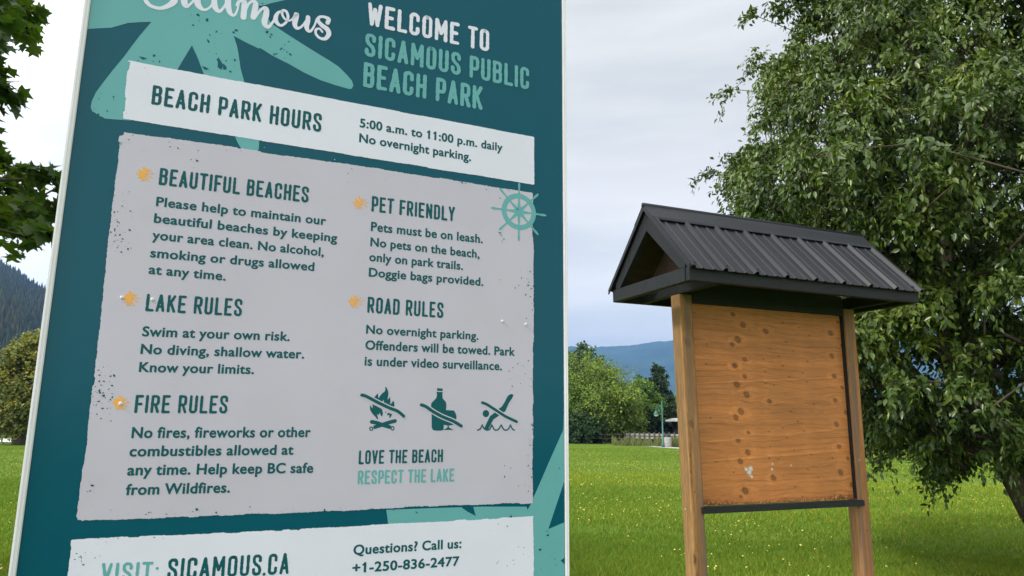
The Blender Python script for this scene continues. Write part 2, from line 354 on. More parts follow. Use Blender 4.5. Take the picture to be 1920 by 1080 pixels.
def tree(name, label, cat, base, prof, trunk_top, trunk_r, ntip, nleaf, lsize, tmpl, mat, seed, group=None, spray=0.4, droop=0.5,
         lean=(0, 0), inner=0.35, pale=0.0, lump=0.25, tmin=0.15, tint=(1, 1, 1), hang=0.6, filt=None, extra=None, bare=1.3, bend=4.0, clump=0, csz=.4, fill=.25):
    """prof: [(z, radius)] crown envelope about the base axis"""
    g = np.random.default_rng(seed); base = np.array(base, float)
    zs = np.array([p[0] for p in prof]); rs = np.array([p[1] for p in prof])
    def axis(z): return base[:2][None] + np.array(lean)[None] * (1 - np.exp(-z[:, None] / bend))
    # tips, weighted towards the outside of the crown, in lumps
    tips = []
    while len(tips) < ntip:
        z = zs[0] + (zs[-1] - zs[0]) * g.random(ntip * 3); az = g.random(ntip * 3) * 2 * np.pi
        Rz = np.interp(z, zs, rs) * (1 - lump / 2 + lump * 2 * (fbm(np.cos(az) * 1.6 + 9, np.sin(az) * 1.6 + z * (6 / zs[-1]), 3, seed) - .3))
        keep = g.random(len(z)) < (np.interp(z, zs, rs) / rs.max()) ** 1.3
        rad = Rz * (inner + (1 - inner) * g.random(len(z)) ** 0.5)
        ax = axis(z)
        cand = np.stack([ax[:, 0] + np.cos(az) * rad, ax[:, 1] + np.sin(az) * rad, z + base[2]], 1)[keep]
        if filt is not None: cand = cand[filt(cand)]
        tips.extend(list(cand))
    tips = np.array(tips[:ntip])
    if clump:                                # layered sprays: flat pads of twigs that droop outwards, open air between
        cen = tips[:clump]; nf = int(ntip * fill); rest = tips[clump:clump + nf]; kk = g.integers(0, clump, ntip - nf)
        cc_0 = cen[kk]; od = cc_0[:, :2] - axis(cc_0[:, 2] - base[2]); od = od / np.maximum(np.linalg.norm(od, axis=1)[:, None], .05)
        a_ = g.normal(size=len(kk)) * csz * .9; b_ = g.normal(size=len(kk)) * csz * .7; sz = (.6 + .8 * g.random(clump))[kk]
        off = np.stack([od[:, 0] * a_ - od[:, 1] * b_, od[:, 1] * a_ + od[:, 0] * b_, -np.abs(a_) * .30 + g.normal(size=len(kk)) * csz * .28], 1) * sz[:, None]
        tips = np.concatenate([cc_0 + off, rest])
        if filt is not None: tips = tips[filt(tips)]
    if extra is not None: tips = np.concatenate([np.array(extra), tips])
    # skeleton: trunk nodes then join each tip to a node lower and nearer the axis
    nt_ = 14; tz = np.linspace(0, trunk_top, nt_)
    wob = np.stack([fbm(tz * 0.6 + seed, tz * 0, 3, 1) - .45, fbm(tz * 0.6 + seed, tz * 0 + 5, 3, 2) - .45], 1) * 0.05 * trunk_top * np.clip(tz / trunk_top * 3, 0, 1)[:, None]
    nodes = [np.array([*(axis(np.array([z]))[0] + w_), z + base[2]]) for z, w_ in zip(tz, wob)]
    par = [-1] + list(range(nt_ - 1)); istr = [True] * nt_; direct = 0
    zt = trunk_top * tmin
    order = np.argsort(np.hypot(*(tips[:, :2] - axis(tips[:, 2] - base[2])).T) + 0.1 * g.random(len(tips)))
    nodes = list(nodes); tipnode = []; 
    for ti in order:
        p = tips[ti]; NA = np.array(nodes); d = NA - p
        dist = np.linalg.norm(d, axis=1)
        pen = dist + 1.6 * np.clip(NA[:, 2] - p[2] + 0.25 * dist, 0, None)
        pen[:nt_] = np.where(np.array(tz) < zt, 1e9, pen[:nt_] * 1.1)
        j = int(np.argmin(pen)); L_ = dist[j]; ns = max(1, int(L_ / (0.09 * zs[-1] * 0.6 + 0.12)))
        prev = j; a0 = nodes[j]
        side = g.normal(size=3) * L_ * 0.06; 
        for s in range(1, ns + 1):
            t = s / ns; q = a0 * (1 - t) + p * t + side * math.sin(t * math.pi) + np.array([0, 0, 0.10 * L_ * math.sin(t * math.pi)])
            nodes.append(q); par.append(prev); istr.append(False); prev = len(nodes) - 1
        tipnode.append(prev)
    NA = np.array(nodes); par = np.array(par); cnt = np.zeros(len(NA)); cnt[tipnode] += 1
    for i in range(len(NA) - 1, 0, -1): cnt[par[i]] += cnt[i]
    rr_ = trunk_r * (np.maximum(cnt, 1) / cnt[0]) ** 0.46; rr_[:nt_] = np.maximum(rr_[:nt_], trunk_r * (1 - 0.75 * tz / trunk_top)); rr_ = np.maximum(rr_, 0.004 * bare)
    rr_[0] *= 1.45; rr_[1] *= 1.05
    idx = np.arange(1, len(NA)); big = rr_[idx] > trunk_r * 0.0
    v, f = tube_np(NA[par[idx]], NA[idx], np.minimum(rr_[par[idx]], rr_[idx] * 1.6 + 0.0), rr_[idx], 6)
    tv, tf = v, f
    # trunk with denser smooth ring
    root = empty(name, tuple(base)); tag(root, label, cat, group)
    # sprays
    n_tw = 5; nl = max(2, nleaf // (len(tips) * n_tw)); cx = axis(tips[:, 2] - base[2])
    outd = norm(np.concatenate([tips[:, :2] - cx, np.zeros((len(tips), 1))], 1))
    LP, LD, LN, LS, LT = [], [], [], [], []; TA, TB = [], []
    tone = 0.40 + 1.25 * fbm(tips[:, 0] * 1.3 + tips[:, 1], tips[:, 2] * 1.6, 3, seed) * (0.6 + .8 * g.random(len(tips))) * 1.25
    for k in range(n_tw):
        d = norm(outd * 0.9 + g.normal(size=outd.shape) * 0.75 + np.array([0, 0, 0.15]))
        ln = spray * (0.6 + 0.7 * g.random(len(tips)))
        for s in range(nl):
            t = (s + g.random(len(tips))) / nl
            pos = tips + d * (ln * t)[:, None] + np.array([0, 0, -1]) * (droop * ln * t ** 2)[:, None] + g.normal(size=d.shape) * spray * 0.10
            ldir = norm(d * 0.5 + g.normal(size=d.shape) * 0.6 + np.array([0, 0, -hang]))
            nn = norm(outd * 0.5 + g.normal(size=d.shape) * 0.45 + np.array([0, 0, 0.9]))
            LP.append(pos); LD.append(ldir); LN.append(nn); LS.append(lsize * (0.65 + 0.6 * g.random(len(tips))))
            tt = tone * (0.75 + 0.5 * g.random(len(tips)))
            hue = np.clip(g.random(len(tips)) * .6 + (tone - .7) * .7, 0, 1.4)
            c = np.stack([tt * (0.8 + 0.45 * hue), tt, tt * (0.7 + 0.5 * (1 - hue))], 1) * np.array(tint)
            LT.append(c)
        e = tips + d * (ln * .55)[:, None] + np.array([0, 0, -1]) * (droop * ln * .3)[:, None]
        TA.append(tips); TB.append(e)
    LP, LD, LN, LS, LT = map(np.concatenate, (LP, LD, LN, LS, LT))
    vv_, ff_, cc_ = leaves(LP, LD, LN, LS, tmpl, LT)
    if pale > 0:
        s = g.random(len(LP)) < pale; npz = int(s.sum())
        T2 = (np.array([[0, 0, 0], [-.10, .4, .02], [.10, .4, .02], [0, 1, -.03]]), [(0, 2, 1), (1, 2, 3)])
        v2, f2, c2 = leaves(LP[s] + g.normal(size=(npz, 3)) * 0.02, norm(LD[s] * 0.4 + g.normal(size=(npz, 3)) * .35 + np.array([0, 0, -.8])), norm(g.normal(size=(npz, 3)) + outd[g.integers(0, len(outd), npz)]), LS[s] * 1.1, T2,
                            np.stack([2.6 + 1.2 * g.random(npz), 2.2 + .9 * g.random(npz), 1.6 + .8 * g.random(npz)], 1))
        ff_ = np.concatenate([ff_, f2 + len(vv_)]); vv_ = np.concatenate([vv_, v2]); cc_ = np.concatenate([cc_, c2])
    crown = link('crown', npmesh('crown', vv_ - base, ff_, cc_), mat, root)
    TA, TB = np.concatenate(TA), np.concatenate(TB)
    v3, f3 = tube_np(TA, TB, np.full(len(TA), 0.0035 * bare), np.full(len(TA), 0.0018 * bare), 3)
    f4 = np.concatenate([f3 + len(tv)]); 
    tm = npmesh('trunk', np.concatenate([tv, v3]) - base, np.concatenate([tf, f4]))
    for p in tm.polygons: p.use_smooth = True
    link('trunk', tm, m_bark, root)
    return root

m_lin = leafmat('linden_leaf', (0.062, 0.106, 0.022), 0.20, 0.33, 0.5)
m_map = leafmat('maple_leaf', (0.070, 0.130, 0.024), 0.42, 0.45, 0.4)
m_olive = leafmat('olive_foliage', (0.16, 0.185, 0.05), 0.25, 0.6, 0.2)
m_lime = leafmat('lime_foliage', (0.22, 0.29, 0.055), 0.28, 0.6, 0.2)
m_mid = leafmat('green_foliage', (0.10, 0.17, 0.045), 0.25, 0.6, 0.2)
m_dark = leafmat('dark_foliage', (0.032, 0.055, 0.03), 0.12, 0.7, 0.2)

# --- the linden beside the kiosk
lb = dirx(2035, 1085, 8.05); lb[2] = 0
def skirt(P_):                             # the lowest boughs sweep down towards the trunk and stay clear of the grass
    d_ = np.hypot(P_[:, 0] - lb[0] + 1.0, P_[:, 1] - lb[1]); sd = P_[:, 0] / P_[:, 1]; return (P_[:, 2] > .98 + .24 * np.clip(d_, 0, 2.2)) & (sd > np.where(P_[:, 2] < 3.9, .345, .262))
tree('linden_tree', 'big leafy linden tree with pale hanging bracts rising behind the kiosk', 'tree', lb,
     [(1.0, .5), (1.2, 1.5), (1.45, 2.0), (2.0, 2.15), (2.5, 2.2), (3.0, 2.6), (3.8, 3.1), (4.25, 3.25), (4.5, 2.75), (4.95, 2.75), (5.2, 2.45), (5.6, 2.05), (5.95, 2.1), (6.3, 1.75), (7.2, 1.4), (8.3, .8), (9.2, .3)],
     8.6, 0.16, 2600, 250000, 0.068, LEAF_OVATE, m_lin, 5, spray=0.27, droop=0.7, lean=(-1.22, 0.1), inner=0.10, pale=0.20, lump=0.36, tmin=0.18, hang=.75, bare=1.1, bend=1.6, clump=170, csz=.42, fill=.34, filt=skirt)
# --- the maple at the left edge
def maple_shape(P_):                       # the two tiers of the crown with open sky between them
    el = (P_[:, 2] - CAMZ) / P_[:, 1]; side = P_[:, 0] / P_[:, 1]
    tier = ((el > .25) & (el < .385) & (side < -.665)) | ((el > .475) & (el < .64) & (side < -.755)) | (el >= .64) & (side < -.79)
    return tier | (side < -.92)
tree('maple_tree', 'dark maple with lobed leaves reaching in at the left edge above the sign', 'tree', (-6.1, 5.6, 0),
     [(2.3, 1.5), (2.7, 2.5), (3.3, 2.8), (3.75, 2.4), (4.2, 2.5), (4.7, 2.6), (5.3, 2.5), (6.2, 2.1), (7.0, 1.2), (7.6, .3)],
     6.6, 0.16, 560, 30000, 0.125, LEAF_MAPLE, m_map, 8, spray=0.24, droop=0.5, inner=0.15, lump=0.28, tmin=0.3, hang=0.25, bare=1.2, filt=maple_shape)

def far_tree(name, label, px, base_y, top_y, width_px, mat, seed, profile='round', n=9000, size=None, low=0.16, depth=None, cat='tree', tint=(1, 1, 1), trunk=None, sp=None):
    b = G(px, base_y) if depth is None else None
    if depth is not None: b = dirx(px, 800, depth); b[2] = 0
    D = b[1]; H = dirx(px, top_y, D)[2]; Wd = width_px / 2 / FPX * D * _cp
    if profile == 'round': pr = [(low * H, .35), (low * H * 1.3 + .1, .75), (.45 * H, 1.0), (.65 * H, .95), (.82 * H, .72), (.94 * H, .4), (H, .1)]
    elif profile == 'poplar': pr = [(low * H, .5), (.25 * H, .9), (.45 * H, 1.0), (.65 * H, .8), (.85 * H, .45), (H, .08)]
    elif profile == 'bush': pr = [(0.03 * H, .75), (.3 * H, 1.0), (.6 * H, .95), (.85 * H, .7), (H, .25)]
    pr = [(z, r_ * Wd) for z, r_ in pr]
    return tree(name, label, cat, b, pr, H * .9, trunk or H * 0.022, max(90, n // 50), n, size or D * 0.0052, LEAF_CARD, mat, seed, spray=sp or Wd * .28, droop=.3, inner=.25, lump=.5, tmin=low * .8, hang=.25, tint=tint, bare=D / 16, clump=max(22, n // 550), csz=Wd * .17, fill=.35)
far_tree('lawn_tree', 'olive green round tree on the lawn to the left of the sign', 42, 833.5, 632, 150, m_olive, 31, n=26000, low=.13, trunk=.42, size=.20)
far_tree('shade_tree', 'broad lime green tree right beside the white edge of the sign', 1095, 828, 666, 205, m_lime, 32, n=56000, low=.10, size=.17, tint=(.66, .80, .85))
far_tree('evergreen_tree', 'dark ragged evergreen top showing above the lime green tree', 1086, 829, 644, 110, m_dark, 33, 'round', n=22000, depth=80, size=.38, tint=(2.0, 2.1, 2.2))
far_tree('shade_tree', 'mid green tree between the lime green tree and the dark poplar', 1203, 829, 708, 76, m_mid, 34, n=20000, depth=68, low=.08, size=.22, tint=(1.1, 1.2, 1))
far_tree('young_tree', 'small bright green tree behind the picnic tables between two taller crowns', 1180, 829, 738, 60, m_lime, 35, n=14000, depth=63, low=.14, size=.18, tint=(.75, .85, .8))
far_tree('poplar_tree', 'tall narrow dark poplar behind the teal lamp post', 1238, 829, 684, 50, m_dark, 36, 'poplar', n=24000, depth=70, size=.24, low=.1, tint=(1.15, 1.25, 1.2))
far_tree('shade_tree', 'light green tree peeping out behind the left kiosk post', 1288, 829, 722, 70, m_lime, 37, n=9000, depth=74, low=.2, size=.26, tint=(.8, 1, .9))
far_tree('shrub_tree', 'dark shrubby tree under the lime green crown at the sign edge', 1088, 829, 772, 84, m_dark, 38, 'bush', n=12000, depth=58.5, size=.24, tint=(1.0, 1.2, .9))
far_tree('hedge_shrub', 'dark hedge shrub behind the fence left of the poplar', 1195, 829, 770, 70, m_dark, 39, 'bush', n=6000, depth=66, size=.32, cat='shrub', tint=(.5, .55, .5))
far_tree('hedge_shrub', 'dark hedge shrub behind the fence at the foot of the poplar', 1238, 829, 772, 62, m_dark, 40, 'bush', n=6000, depth=67, size=.32, cat='shrub', tint=(.45, .5, .45))
far_tree('round_shrub', 'round pale green shrub behind the bench on the left', 19, 829, 797, 32, m_lime, 41, 'bush', n=4500, depth=70, size=.20, cat='shrub', tint=(.7, .8, .9))
far_tree('hedge_shrub', 'grey green shrub in the gap under the lime green tree', 1150, 829, 797, 60, m_mid, 42, 'bush', n=5000, depth=66, size=.25, cat='shrub', tint=(1.2, 1.1, 1.3))
# distant shoreline woods on both sides
def woods(name, label, x0, x1, D, h, mat, n, size, tint=(1, 1, 1)):
    px = x0 + (x1 - x0) * rng.random(n); d = D * (1 + .25 * rng.random(n)); p = np.stack([(px - 960) / FPX * d * _cp / 1.0, d, 0 * d], 1)
    hh = h * (0.45 + 1.0 * fbm(px * 0.035, 0 * px, 3, 5)); p[:, 2] = hh * rng.random(n) ** .8
    g = rng; t = (.6 + .8 * fbm(px * .08, p[:, 2] * .4, 3, 6))[:, None] * (0.7 + .6 * g.random((n, 1))) * np.array([tint])
    v, f, c = leaves(p, g.normal(size=(n, 3)), g.normal(size=(n, 3)), size * (.6 + .8 * g.random(n)), LEAF_CARD, t)
    tag(link(name, npmesh(name, v, f, c), mat), label, 'woods', kind='stuff')
woods('shore_woods', 'dark shoreline woods far behind the lawn on the left', -400, 900, 150, 7, m_dark, 22000, 1.0, (1.6, 1.7, 1.7))
woods('shore_thicket', 'low thicket along the shore far behind the fence', 1000, 2100, 135, 3.6, m_dark, 22000, .8, (2.2, 2.2, 2.0))
# reeds along the path
n = 9000; px = 1150 + 190 * rng.random(n); dd = 53 + 5.5 * rng.random(n) - (px - 1150) * 0.02
p = np.stack([(px - 960) / FPX * dd * _cp, dd, 0 * dd], 1); hh = (.22 + .45 * rng.random(n)) * 1.0 * fbm(px * .15, 0 * px, 2, 3) * 2
v, f, c = leaves(p, np.stack([rng.normal(size=n) * .2, rng.normal(size=n) * .2, np.ones(n)], 1), rng.normal(size=(n, 3)), hh,
                 (np.array([[-.025, 0, 0], [.025, 0, 0], [.03, .6, 0], [-.02, .6, 0], [0, 1, .05]]), [(0, 1, 2), (0, 2, 3), (3, 2, 4)]),
                 (0.6 + .8 * rng.random((n, 1))) * np.array([[1.25, 1.15, 1.2]]))
tag(link('reeds', npmesh('reeds', v, f, c), leafmat('reed_blade', (.13, .16, .06), .2, .8, .1)), 'tall pale grass and reeds growing along the far path', 'reeds', kind='stuff')

# ================================================================== FAR FURNITURE
m_teal_metal = simple('teal_painted_metal', (0.025, 0.13, 0.12), 0.4, 0.08, 4)
m_conc = simple('concrete', (0.34, 0.33, 0.31), 0.9, 0.15, 10, 0.3, 80)
m_blackp = simple('black_plastic', (0.02, 0.02, 0.022), 0.5, 0.1, 8)
m_wgrey = simple('weathered_wood', (0.11, 0.095, 0.08), 0.85, 0.3, 5, 0.4, 30)
m_glass = simple('lamp_glass', (0.75, 0.75, 0.7), 0.3, 0.03, 5)
# street lamp
lp = G(1243.5, 838.5); lamp = empty('street_lamp', tuple(lp)); tag(lamp, 'teal lamp post with a bell shade on a curved arm beside the litter bin', 'lamp')
Hh = dirx(1243.5, 752, lp[1])[2]
bm = bmesh.new(); add_tube(bm, [(0, 0, 0), (0, 0, .25), (0, 0, .3), (0, 0, Hh)], [.11, .10, .055, .045], 12); bm_obj('post', bm, m_teal_metal, lamp, True)
bm = bmesh.new(); add_tube(bm, [(0, 0, Hh - .25), (-.18, 0, Hh - .32), (-.36, 0, Hh - .45), (-.42, 0, Hh - .62), (-.42, 0, Hh - .75)], .028, 8); add_tube(bm, [(0, 0, Hh - .7), (-.2, 0, Hh - .55), (-.36, 0, Hh - .45)], .02, 6); bm_obj('arm', bm, m_teal_metal, lamp, True)
bm = bmesh.new(); add_tube(bm, [(-.42, 0, Hh - .66), (-.42, 0, Hh - .74), (-.42, 0, Hh - .84), (-.42, 0, Hh - .92)], [.05, .10, .15, .26], 16); bm_obj('lamp_shade', bm, m_teal_metal, lamp, True)
bm = bmesh.new(); add_tube(bm, [(-.42, 0, Hh - .925), (-.42, 0, Hh - 1.0), (-.42, 0, Hh - 1.06)], [.17, .15, .06], 12); bm_obj('globe', bm, m_glass, lamp, True)
# litter bin
tb = G(1252, 838.5); tbn = empty('litter_bin', tuple(tb)); tag(tbn, 'grey concrete litter bin with a domed black lid by the lamp post', 'bin')
bm = bmesh.new(); add_tube(bm, [(0, 0, 0), (0, 0, .05), (0, 0, .62), (0, 0, .68)], [.24, .27, .29, .27], 16); bm_obj('bin_body', bm, m_conc, tbn, True)
bm = bmesh.new(); add_tube(bm, [(0, 0, .68), (0, 0, .72), (0, 0, .82), (0, 0, .89)], [.26, .26, .2, .08], 16); bm_obj('lid', bm, m_blackp, tbn, True)
# picnic tables
def picnic(px, py, rz, label):
    b = G(px, py); t = empty('picnic_table', tuple(b)); t.rotation_euler = (0, 0, rz); tag(t, label, 'picnic table', 'picnic tables by the far path')
    def bx(name, lo_, hi_): bm = bmesh.new(); add_box(bm, lo_, hi_, .008); return bm_obj(name, bm, m_wgrey, t)
    bx('table_top', (-.8, -.36, .70), (.8, .36, .75))
    for s in (-1, 1):
        bx('bench_seat', (-.8, s * .72 - .13, .40), (.8, s * .72 + .13, .44))
        bm = bmesh.new(); x = s * .6
        add_prism(bm, [(-.62, 0), (-.54, 0), (-.14, .69), (-.24, .69)], 0, x - .03, x + .03); add_prism(bm, [(.62, 0), (.54, 0), (.14, .69), (.24, .69)], 0, x - .03, x + .03)
        add_box(bm, (x - .045, -.84, .33), (x + .045 - .05, .84, .40)); bm_obj('trestle', bm, m_wgrey, t)
    return t
picnic(1112, 831.5, .35, 'dark picnic table nearest the sign under the lime green tree')
picnic(1146, 831.5, .2, 'grey picnic table right of the other one by the path')
# bench on the left
bb = G(8, 832.5); bn = empty('park_bench', tuple(bb)); tag(bn, 'dark park bench on the grass left of the olive tree', 'bench')
bm = bmesh.new(); add_box(bm, (-.85, -.22, .42), (.75, .22, .47), .01); bm_obj('seat', bm, m_blackp, bn)
bm = bmesh.new(); add_box(bm, (-.85, .24, .55), (.75, .28, .82), .01); bm_obj('backrest', bm, m_blackp, bn)
for x in (-.7, .62):
    bm = bmesh.new(); add_box(bm, (x - .03, -.2, 0), (x + .03, -.14, .42)); add_box(bm, (x - .03, .18, 0), (x + .03, .24, .84)); bm_obj('leg', bm, m_blackp, bn)
# thin post on the left
pp = G(3, 829); po = empty('marker_post', tuple(pp)); tag(po, 'thin grey blue pole behind the bench at the left edge', 'pole')
bm = bmesh.new(); add_tube(bm, [(0, 0, 0), (.05, 0, 1.7)], [.05, .04], 8); bm_obj('pole', bm, simple('blue_grey_metal', (.2, .27, .3), .4), po, True)
bm = bmesh.new(); add_tube(bm, [(.05, 0, 1.7), (.05, 0, 1.76)], [.055, .02], 8); bm_obj('cap', bm, m_conc, po, True)
# fence
fa, fb_ = dirx(1172, 830, 59.5), dirx(1345, 830, 55.5); fa[2] = fb_[2] = 0
fe = empty('picket_fence', tuple(fa)); tag(fe, 'weathered fence with dark posts and pale rails behind the reeds', 'fence')
dv = fb_ - fa; ln_ = np.linalg.norm(dv); fe.rotation_euler = (0, 0, math.atan2(dv[1], dv[0]))
for z0, z1 in ((.38, .56), (.62, .80)):
    bm = bmesh.new(); add_box(bm, (0, .06, z0), (ln_, .10, z1)); bm_obj('rail', bm, m_conc, fe)
k = 0
while k * .42 < ln_:
    bm = bmesh.new(); add_box(bm, (k * .42 - .05, -.05, 0), (k * .42 + .05, .055, .92), .01); bm_obj('post', bm, m_wgrey, fe); k += 1
# white-roofed building behind the post
bd = dirx(1288, 800, 60); bd[2] = 0; bu = empty('park_building', tuple(bd)); tag(bu, 'low dark building with a white roof edge behind the kiosk post', 'building')
Hb = dirx(1249, 790, 60)[2]
m_dk = simple('dark_cladding', (.03, .03, .032), .7); m_wr = simple('white_roofing', (.7, .71, .72), .5, .05)
bm = bmesh.new(); add_box(bm, (0, 0, 0), (7, 5, Hb)); bm_obj('wall', bm, m_dk, bu)
bm = bmesh.new(); add_prism(bm, [(-.5, Hb + .003), (5.5, Hb + .003), (5.5, Hb + .14), (2.5, Hb + .28), (-.5, Hb + .14)], 0, -.6, 7.6); bm_obj('roof', bm, m_wr, bu)
for x in (1.0, 3.2, 5.4):
    bm = bmesh.new(); add_box(bm, (x, -.04, .9), (x + 1.1, .02, 1.9)); wv = bm_obj('window', bm, m_wr, bu)
    bm = bmesh.new(); add_box(bm, (x + .08, -.06, .98), (x + 1.02, -.045, 1.82)); bm_obj('pane', bm, simple('window_glass', (.04, .05, .06), .1), wv)

# ================================================================== KIOSK
dk = np.array([math.sin(AZ2), math.cos(AZ2), 0]); nk = np.array([math.cos(AZ2), -math.sin(AZ2), 0])
KO = np.array([1.07599792, 4.18949789, 0.0])
ki = empty('notice_kiosk'); ki.matrix_world = Matrix(((dk[0], -nk[0], 0, KO[0]), (dk[1], -nk[1], 0, KO[1]), (0, 0, 1, 0), (0, 0, 0, 1)))
tag(ki, 'empty wooden notice kiosk with a black ribbed metal gable roof on the lawn', 'kiosk')
def kuz(px, py, wdp=0.0):                 # pixel -> (u, z) on the kiosk plane wdp behind the post fronts
    r = ray((px, py)); c = (KO @ nk) - wdp; X = r * (c / (r @ nk)); return float((X - KO) @ dk), float(X[2] + CAMZ)
m_board = attrmat('plywood', 0.55, 0.12, 0.35, (3, 60, 60)); m_post = attrmat('fir_post', 0.7, 0.35, 0.25, (60, 60, 4))
m_blk = simple('black_stained_wood', (0.012, 0.014, 0.018), 0.62, 0.25, 5, 0.35, 45, stretch=(1, 6, 6), spec=0.4)
m_ply = simple('brown_sheathing', (0.06, 0.032, 0.020), 0.8, 0.3, 4, 0.2, 30, stretch=(1, 5, 5))
m_roof = simple('black_roof_metal', (0.024, 0.026, 0.032), 0.36, 0.10, 3, 0.03, 12, spec=0.22, coat=0.0)

def grid_obj(name, u0, u1, z0, z1, nu, nz_, wfun, colfun, mat, parent, axis='front'):
    U, Z = np.meshgrid(np.linspace(u0, u1, nu), np.linspace(z0, z1, nz_), indexing='ij')
    v = wfun(U, Z); c = colfun(U, Z)
    i, j = np.meshgrid(np.arange(nu - 1), np.arange(nz_ - 1), indexing='ij'); q = (i * nz_ + j).ravel()
    return v.reshape(-1, 3), np.stack([q, q + nz_, q + nz_ + 1, q + 1], 1), c.reshape(-1, 3)
# knots of the plywood read off the photograph (pixel x, y, size)
kz2 = [(372, 14, 1.2), (422, 71, 1.2), (383, 111, 1.3), (432, 162, 1.5), (547, 196, 1.0), (403, 247, 1.4), (378, 277, 1.0), (441, 353, .9), (389, 395, 1.2), (438, 454, 1.0), (400, 499, 1.2), (567, 583, 1.1),
       (425, 648, 1.5), (402, 678, .9), (875, 68, 1.1), (916, 126, 1.1), (880, 190, 1.2), (934, 252, .9), (887, 312, 1.3), (900, 426, 1.1), (944, 485, 1.2), (908, 556, 1.4), (968, 620, 1.2), (910, 684, 1.0),
       (249, 279, .35), (692, 296, .35), (735, 97, .4), (655, 246, .35), (617, 330, .3), (724, 346, .35), (638, 380, .35), (758, 464, .4), (551, 425, .35), (591, 488, .3), (547, 483, .5), (672, 440, .3), (742, 540, .3), (795, 580, .35), (677, 628, .35), (632, 688, .3), (716, 680, .3), (866, 482, .35), (228, 8, .35), (614, 14, .35), (716, 51, .35), (648, 72, .35), (528, 104, .35), (570, 112, .3), (542, 348, .35), (366, 555, .2), (279, 500, .25), (772, 210, .4), (525, 47, .4)]
kz1 = [(768, 722, 1.0), (828, 784, 1.4), (962, 822, 1.1), (797, 870, 1.4), (765, 900, .9), (839, 988, 1.1), (779, 1025, 1.3), (1345, 833, 1.3), (1388, 768, .9), (1352, 968, 1.3), (1410, 908, .7), (1083, 883, .6), (1125, 937, .35), (988, 925, .35), (1040, 968, .3), (610, 1014, .35), (1062, 1026, .35), (615, 897, .3), (1065, 770, .35), (540, 713, .35), (1218, 845, .3), (1160, 800, .3), (1210, 1000, .3), (950, 985, .4)]
KN = [(*kuz(1240 + a / 2.7, 680 + b / 2.7, .035), s) for a, b, s in kz2] + [(*kuz(1130 + a / 3.148, 360 + b / 3.148, .035), s) for a, b, s in kz1]
WH = [(*kuz(1240 + a / 2.7, 680 + b / 2.7, .035), s) for a, b, s in [(430, 540, .012), (452, 535, .015), (446, 556, .016), (458, 577, .010), (563, 512, .007), (560, 540, .008), (657, 520, .006)]]
def wood_color(U, Z, knots, along='u', base=(0.50, 0.215, 0.075), seed=0):
    a, b = (U, Z) if along == 'u' else (Z, U)
    bb_ = b + 0.035 * (fbm(a * 1.6, b * 3, 3, seed) - .45)
    ring_ = np.zeros_like(U); dark = np.zeros_like(U)
    for (ku, kz, s) in knots:
        ka, kb = (ku, kz) if along == 'u' else (kz, ku)
        da, db = a - ka, b - kb; rr2 = np.sqrt((da / 1.0) ** 2 + (db / .9) ** 2); S = .0112 * s * (.8 + .5 * ((ku * 37.7) % 1)); db = db * (1 + .35 * ((kz * 53.1) % 1)); rr2 = np.sqrt(da ** 2 + (db + .25 * da) ** 2)
        jit = 1 + .25 * (noise2(a * 130, b * 130, seed + 3) - .5)
        if s > .6:
            bb_ = bb_ + np.sign(db) * S * 1.4 * np.exp(-(da / (S * 3.2)) ** 2) * np.exp(-np.abs(db) / (S * 3)) * -1
            ring_ = np.maximum(ring_, np.exp(-((rr2 * jit - S * .95) / (S * .34)) ** 2) * .72)
            ring_ = np.maximum(ring_, np.exp(-((rr2 * jit) / (S * .33)) ** 2) * .9)
            dark = dark + .26 * np.exp(-(rr2 / (S * 1.6)) ** 2) - .13 * np.exp(-((np.sqrt((da / 1.7) ** 2 + db ** 2) * (1 + .8 * (noise2(a * 40, b * 60, seed + 12) - .5)) - S * 1.9) / (S * .7)) ** 2)
        else:
            ring_ = np.maximum(ring_, np.exp(-((rr2 * jit) / (.0044 + .004 * s)) ** 2) * .85); dark = dark + .12 * np.exp(-(da / .03) ** 2 - (db / .004) ** 2) - .10 * np.exp(-(da / .010) ** 2 - ((db - .014) / .010) ** 2)
    g1 = fbm(a * 3, bb_ * 55, 4, seed + 1); g2 = np.sin(bb_ * 210 + 5 * fbm(a * 1.3, bb_ * 6, 3, seed + 2) * 6)
    g3 = fbm(a * 1.2 + 3, bb_ * 9, 3, seed + 4)
    lnz = np.mod(bb_ * 30 + 2.2 * fbm(a * 2.2, bb_ * 8, 4, seed + 6), 1); lnd = np.exp(-((lnz - .5) / .10) ** 2) * np.clip(fbm(a * 5, bb_ * 30, 3, seed + 7) * 2.2 - .5, 0, 1)
    t = .90 + .36 * (g1 - .45) + .34 * (g3 - .45) + .22 * (noise2(a * 25, bb_ * 420, seed + 8) - .5) - .34 * lnd
    band = np.exp(-((np.mod(bb_ + .02 * a, .31) - .13) / .007) ** 2) * np.clip(fbm(a * 4 + 7, b * 2, 2, seed) * 3 - .8, 0, 1)
    t = t * (1 + .26 * band) * (1 - np.clip(dark, -.3, .5))
    c = np.stack([np.full_like(t, k_) for k_ in base], -1) * t[..., None]
    c = c * (1 + np.array([.0, -.10, -.2]) * ((g3 - .4)[..., None]))
    return c * (1 - ring_[..., None]) + ring_[..., None] * np.array([.062, .022, .010])
BZ0, BZ1, BU1 = 1.138, 2.315, 1.216
BANDS = [(kuz(1302, 719, .035), kuz(1590, 706, .035), .0045, .34), (kuz(1302, 690, .035), kuz(1590, 680, .035), .014, .14), (kuz(1306, 830, .035), kuz(1596, 802, .035), .006, .22), (kuz(1308, 866, .035), kuz(1598, 842, .035), .005, .28), (kuz(1300, 640, .035), kuz(1588, 634, .035), .010, .12)]
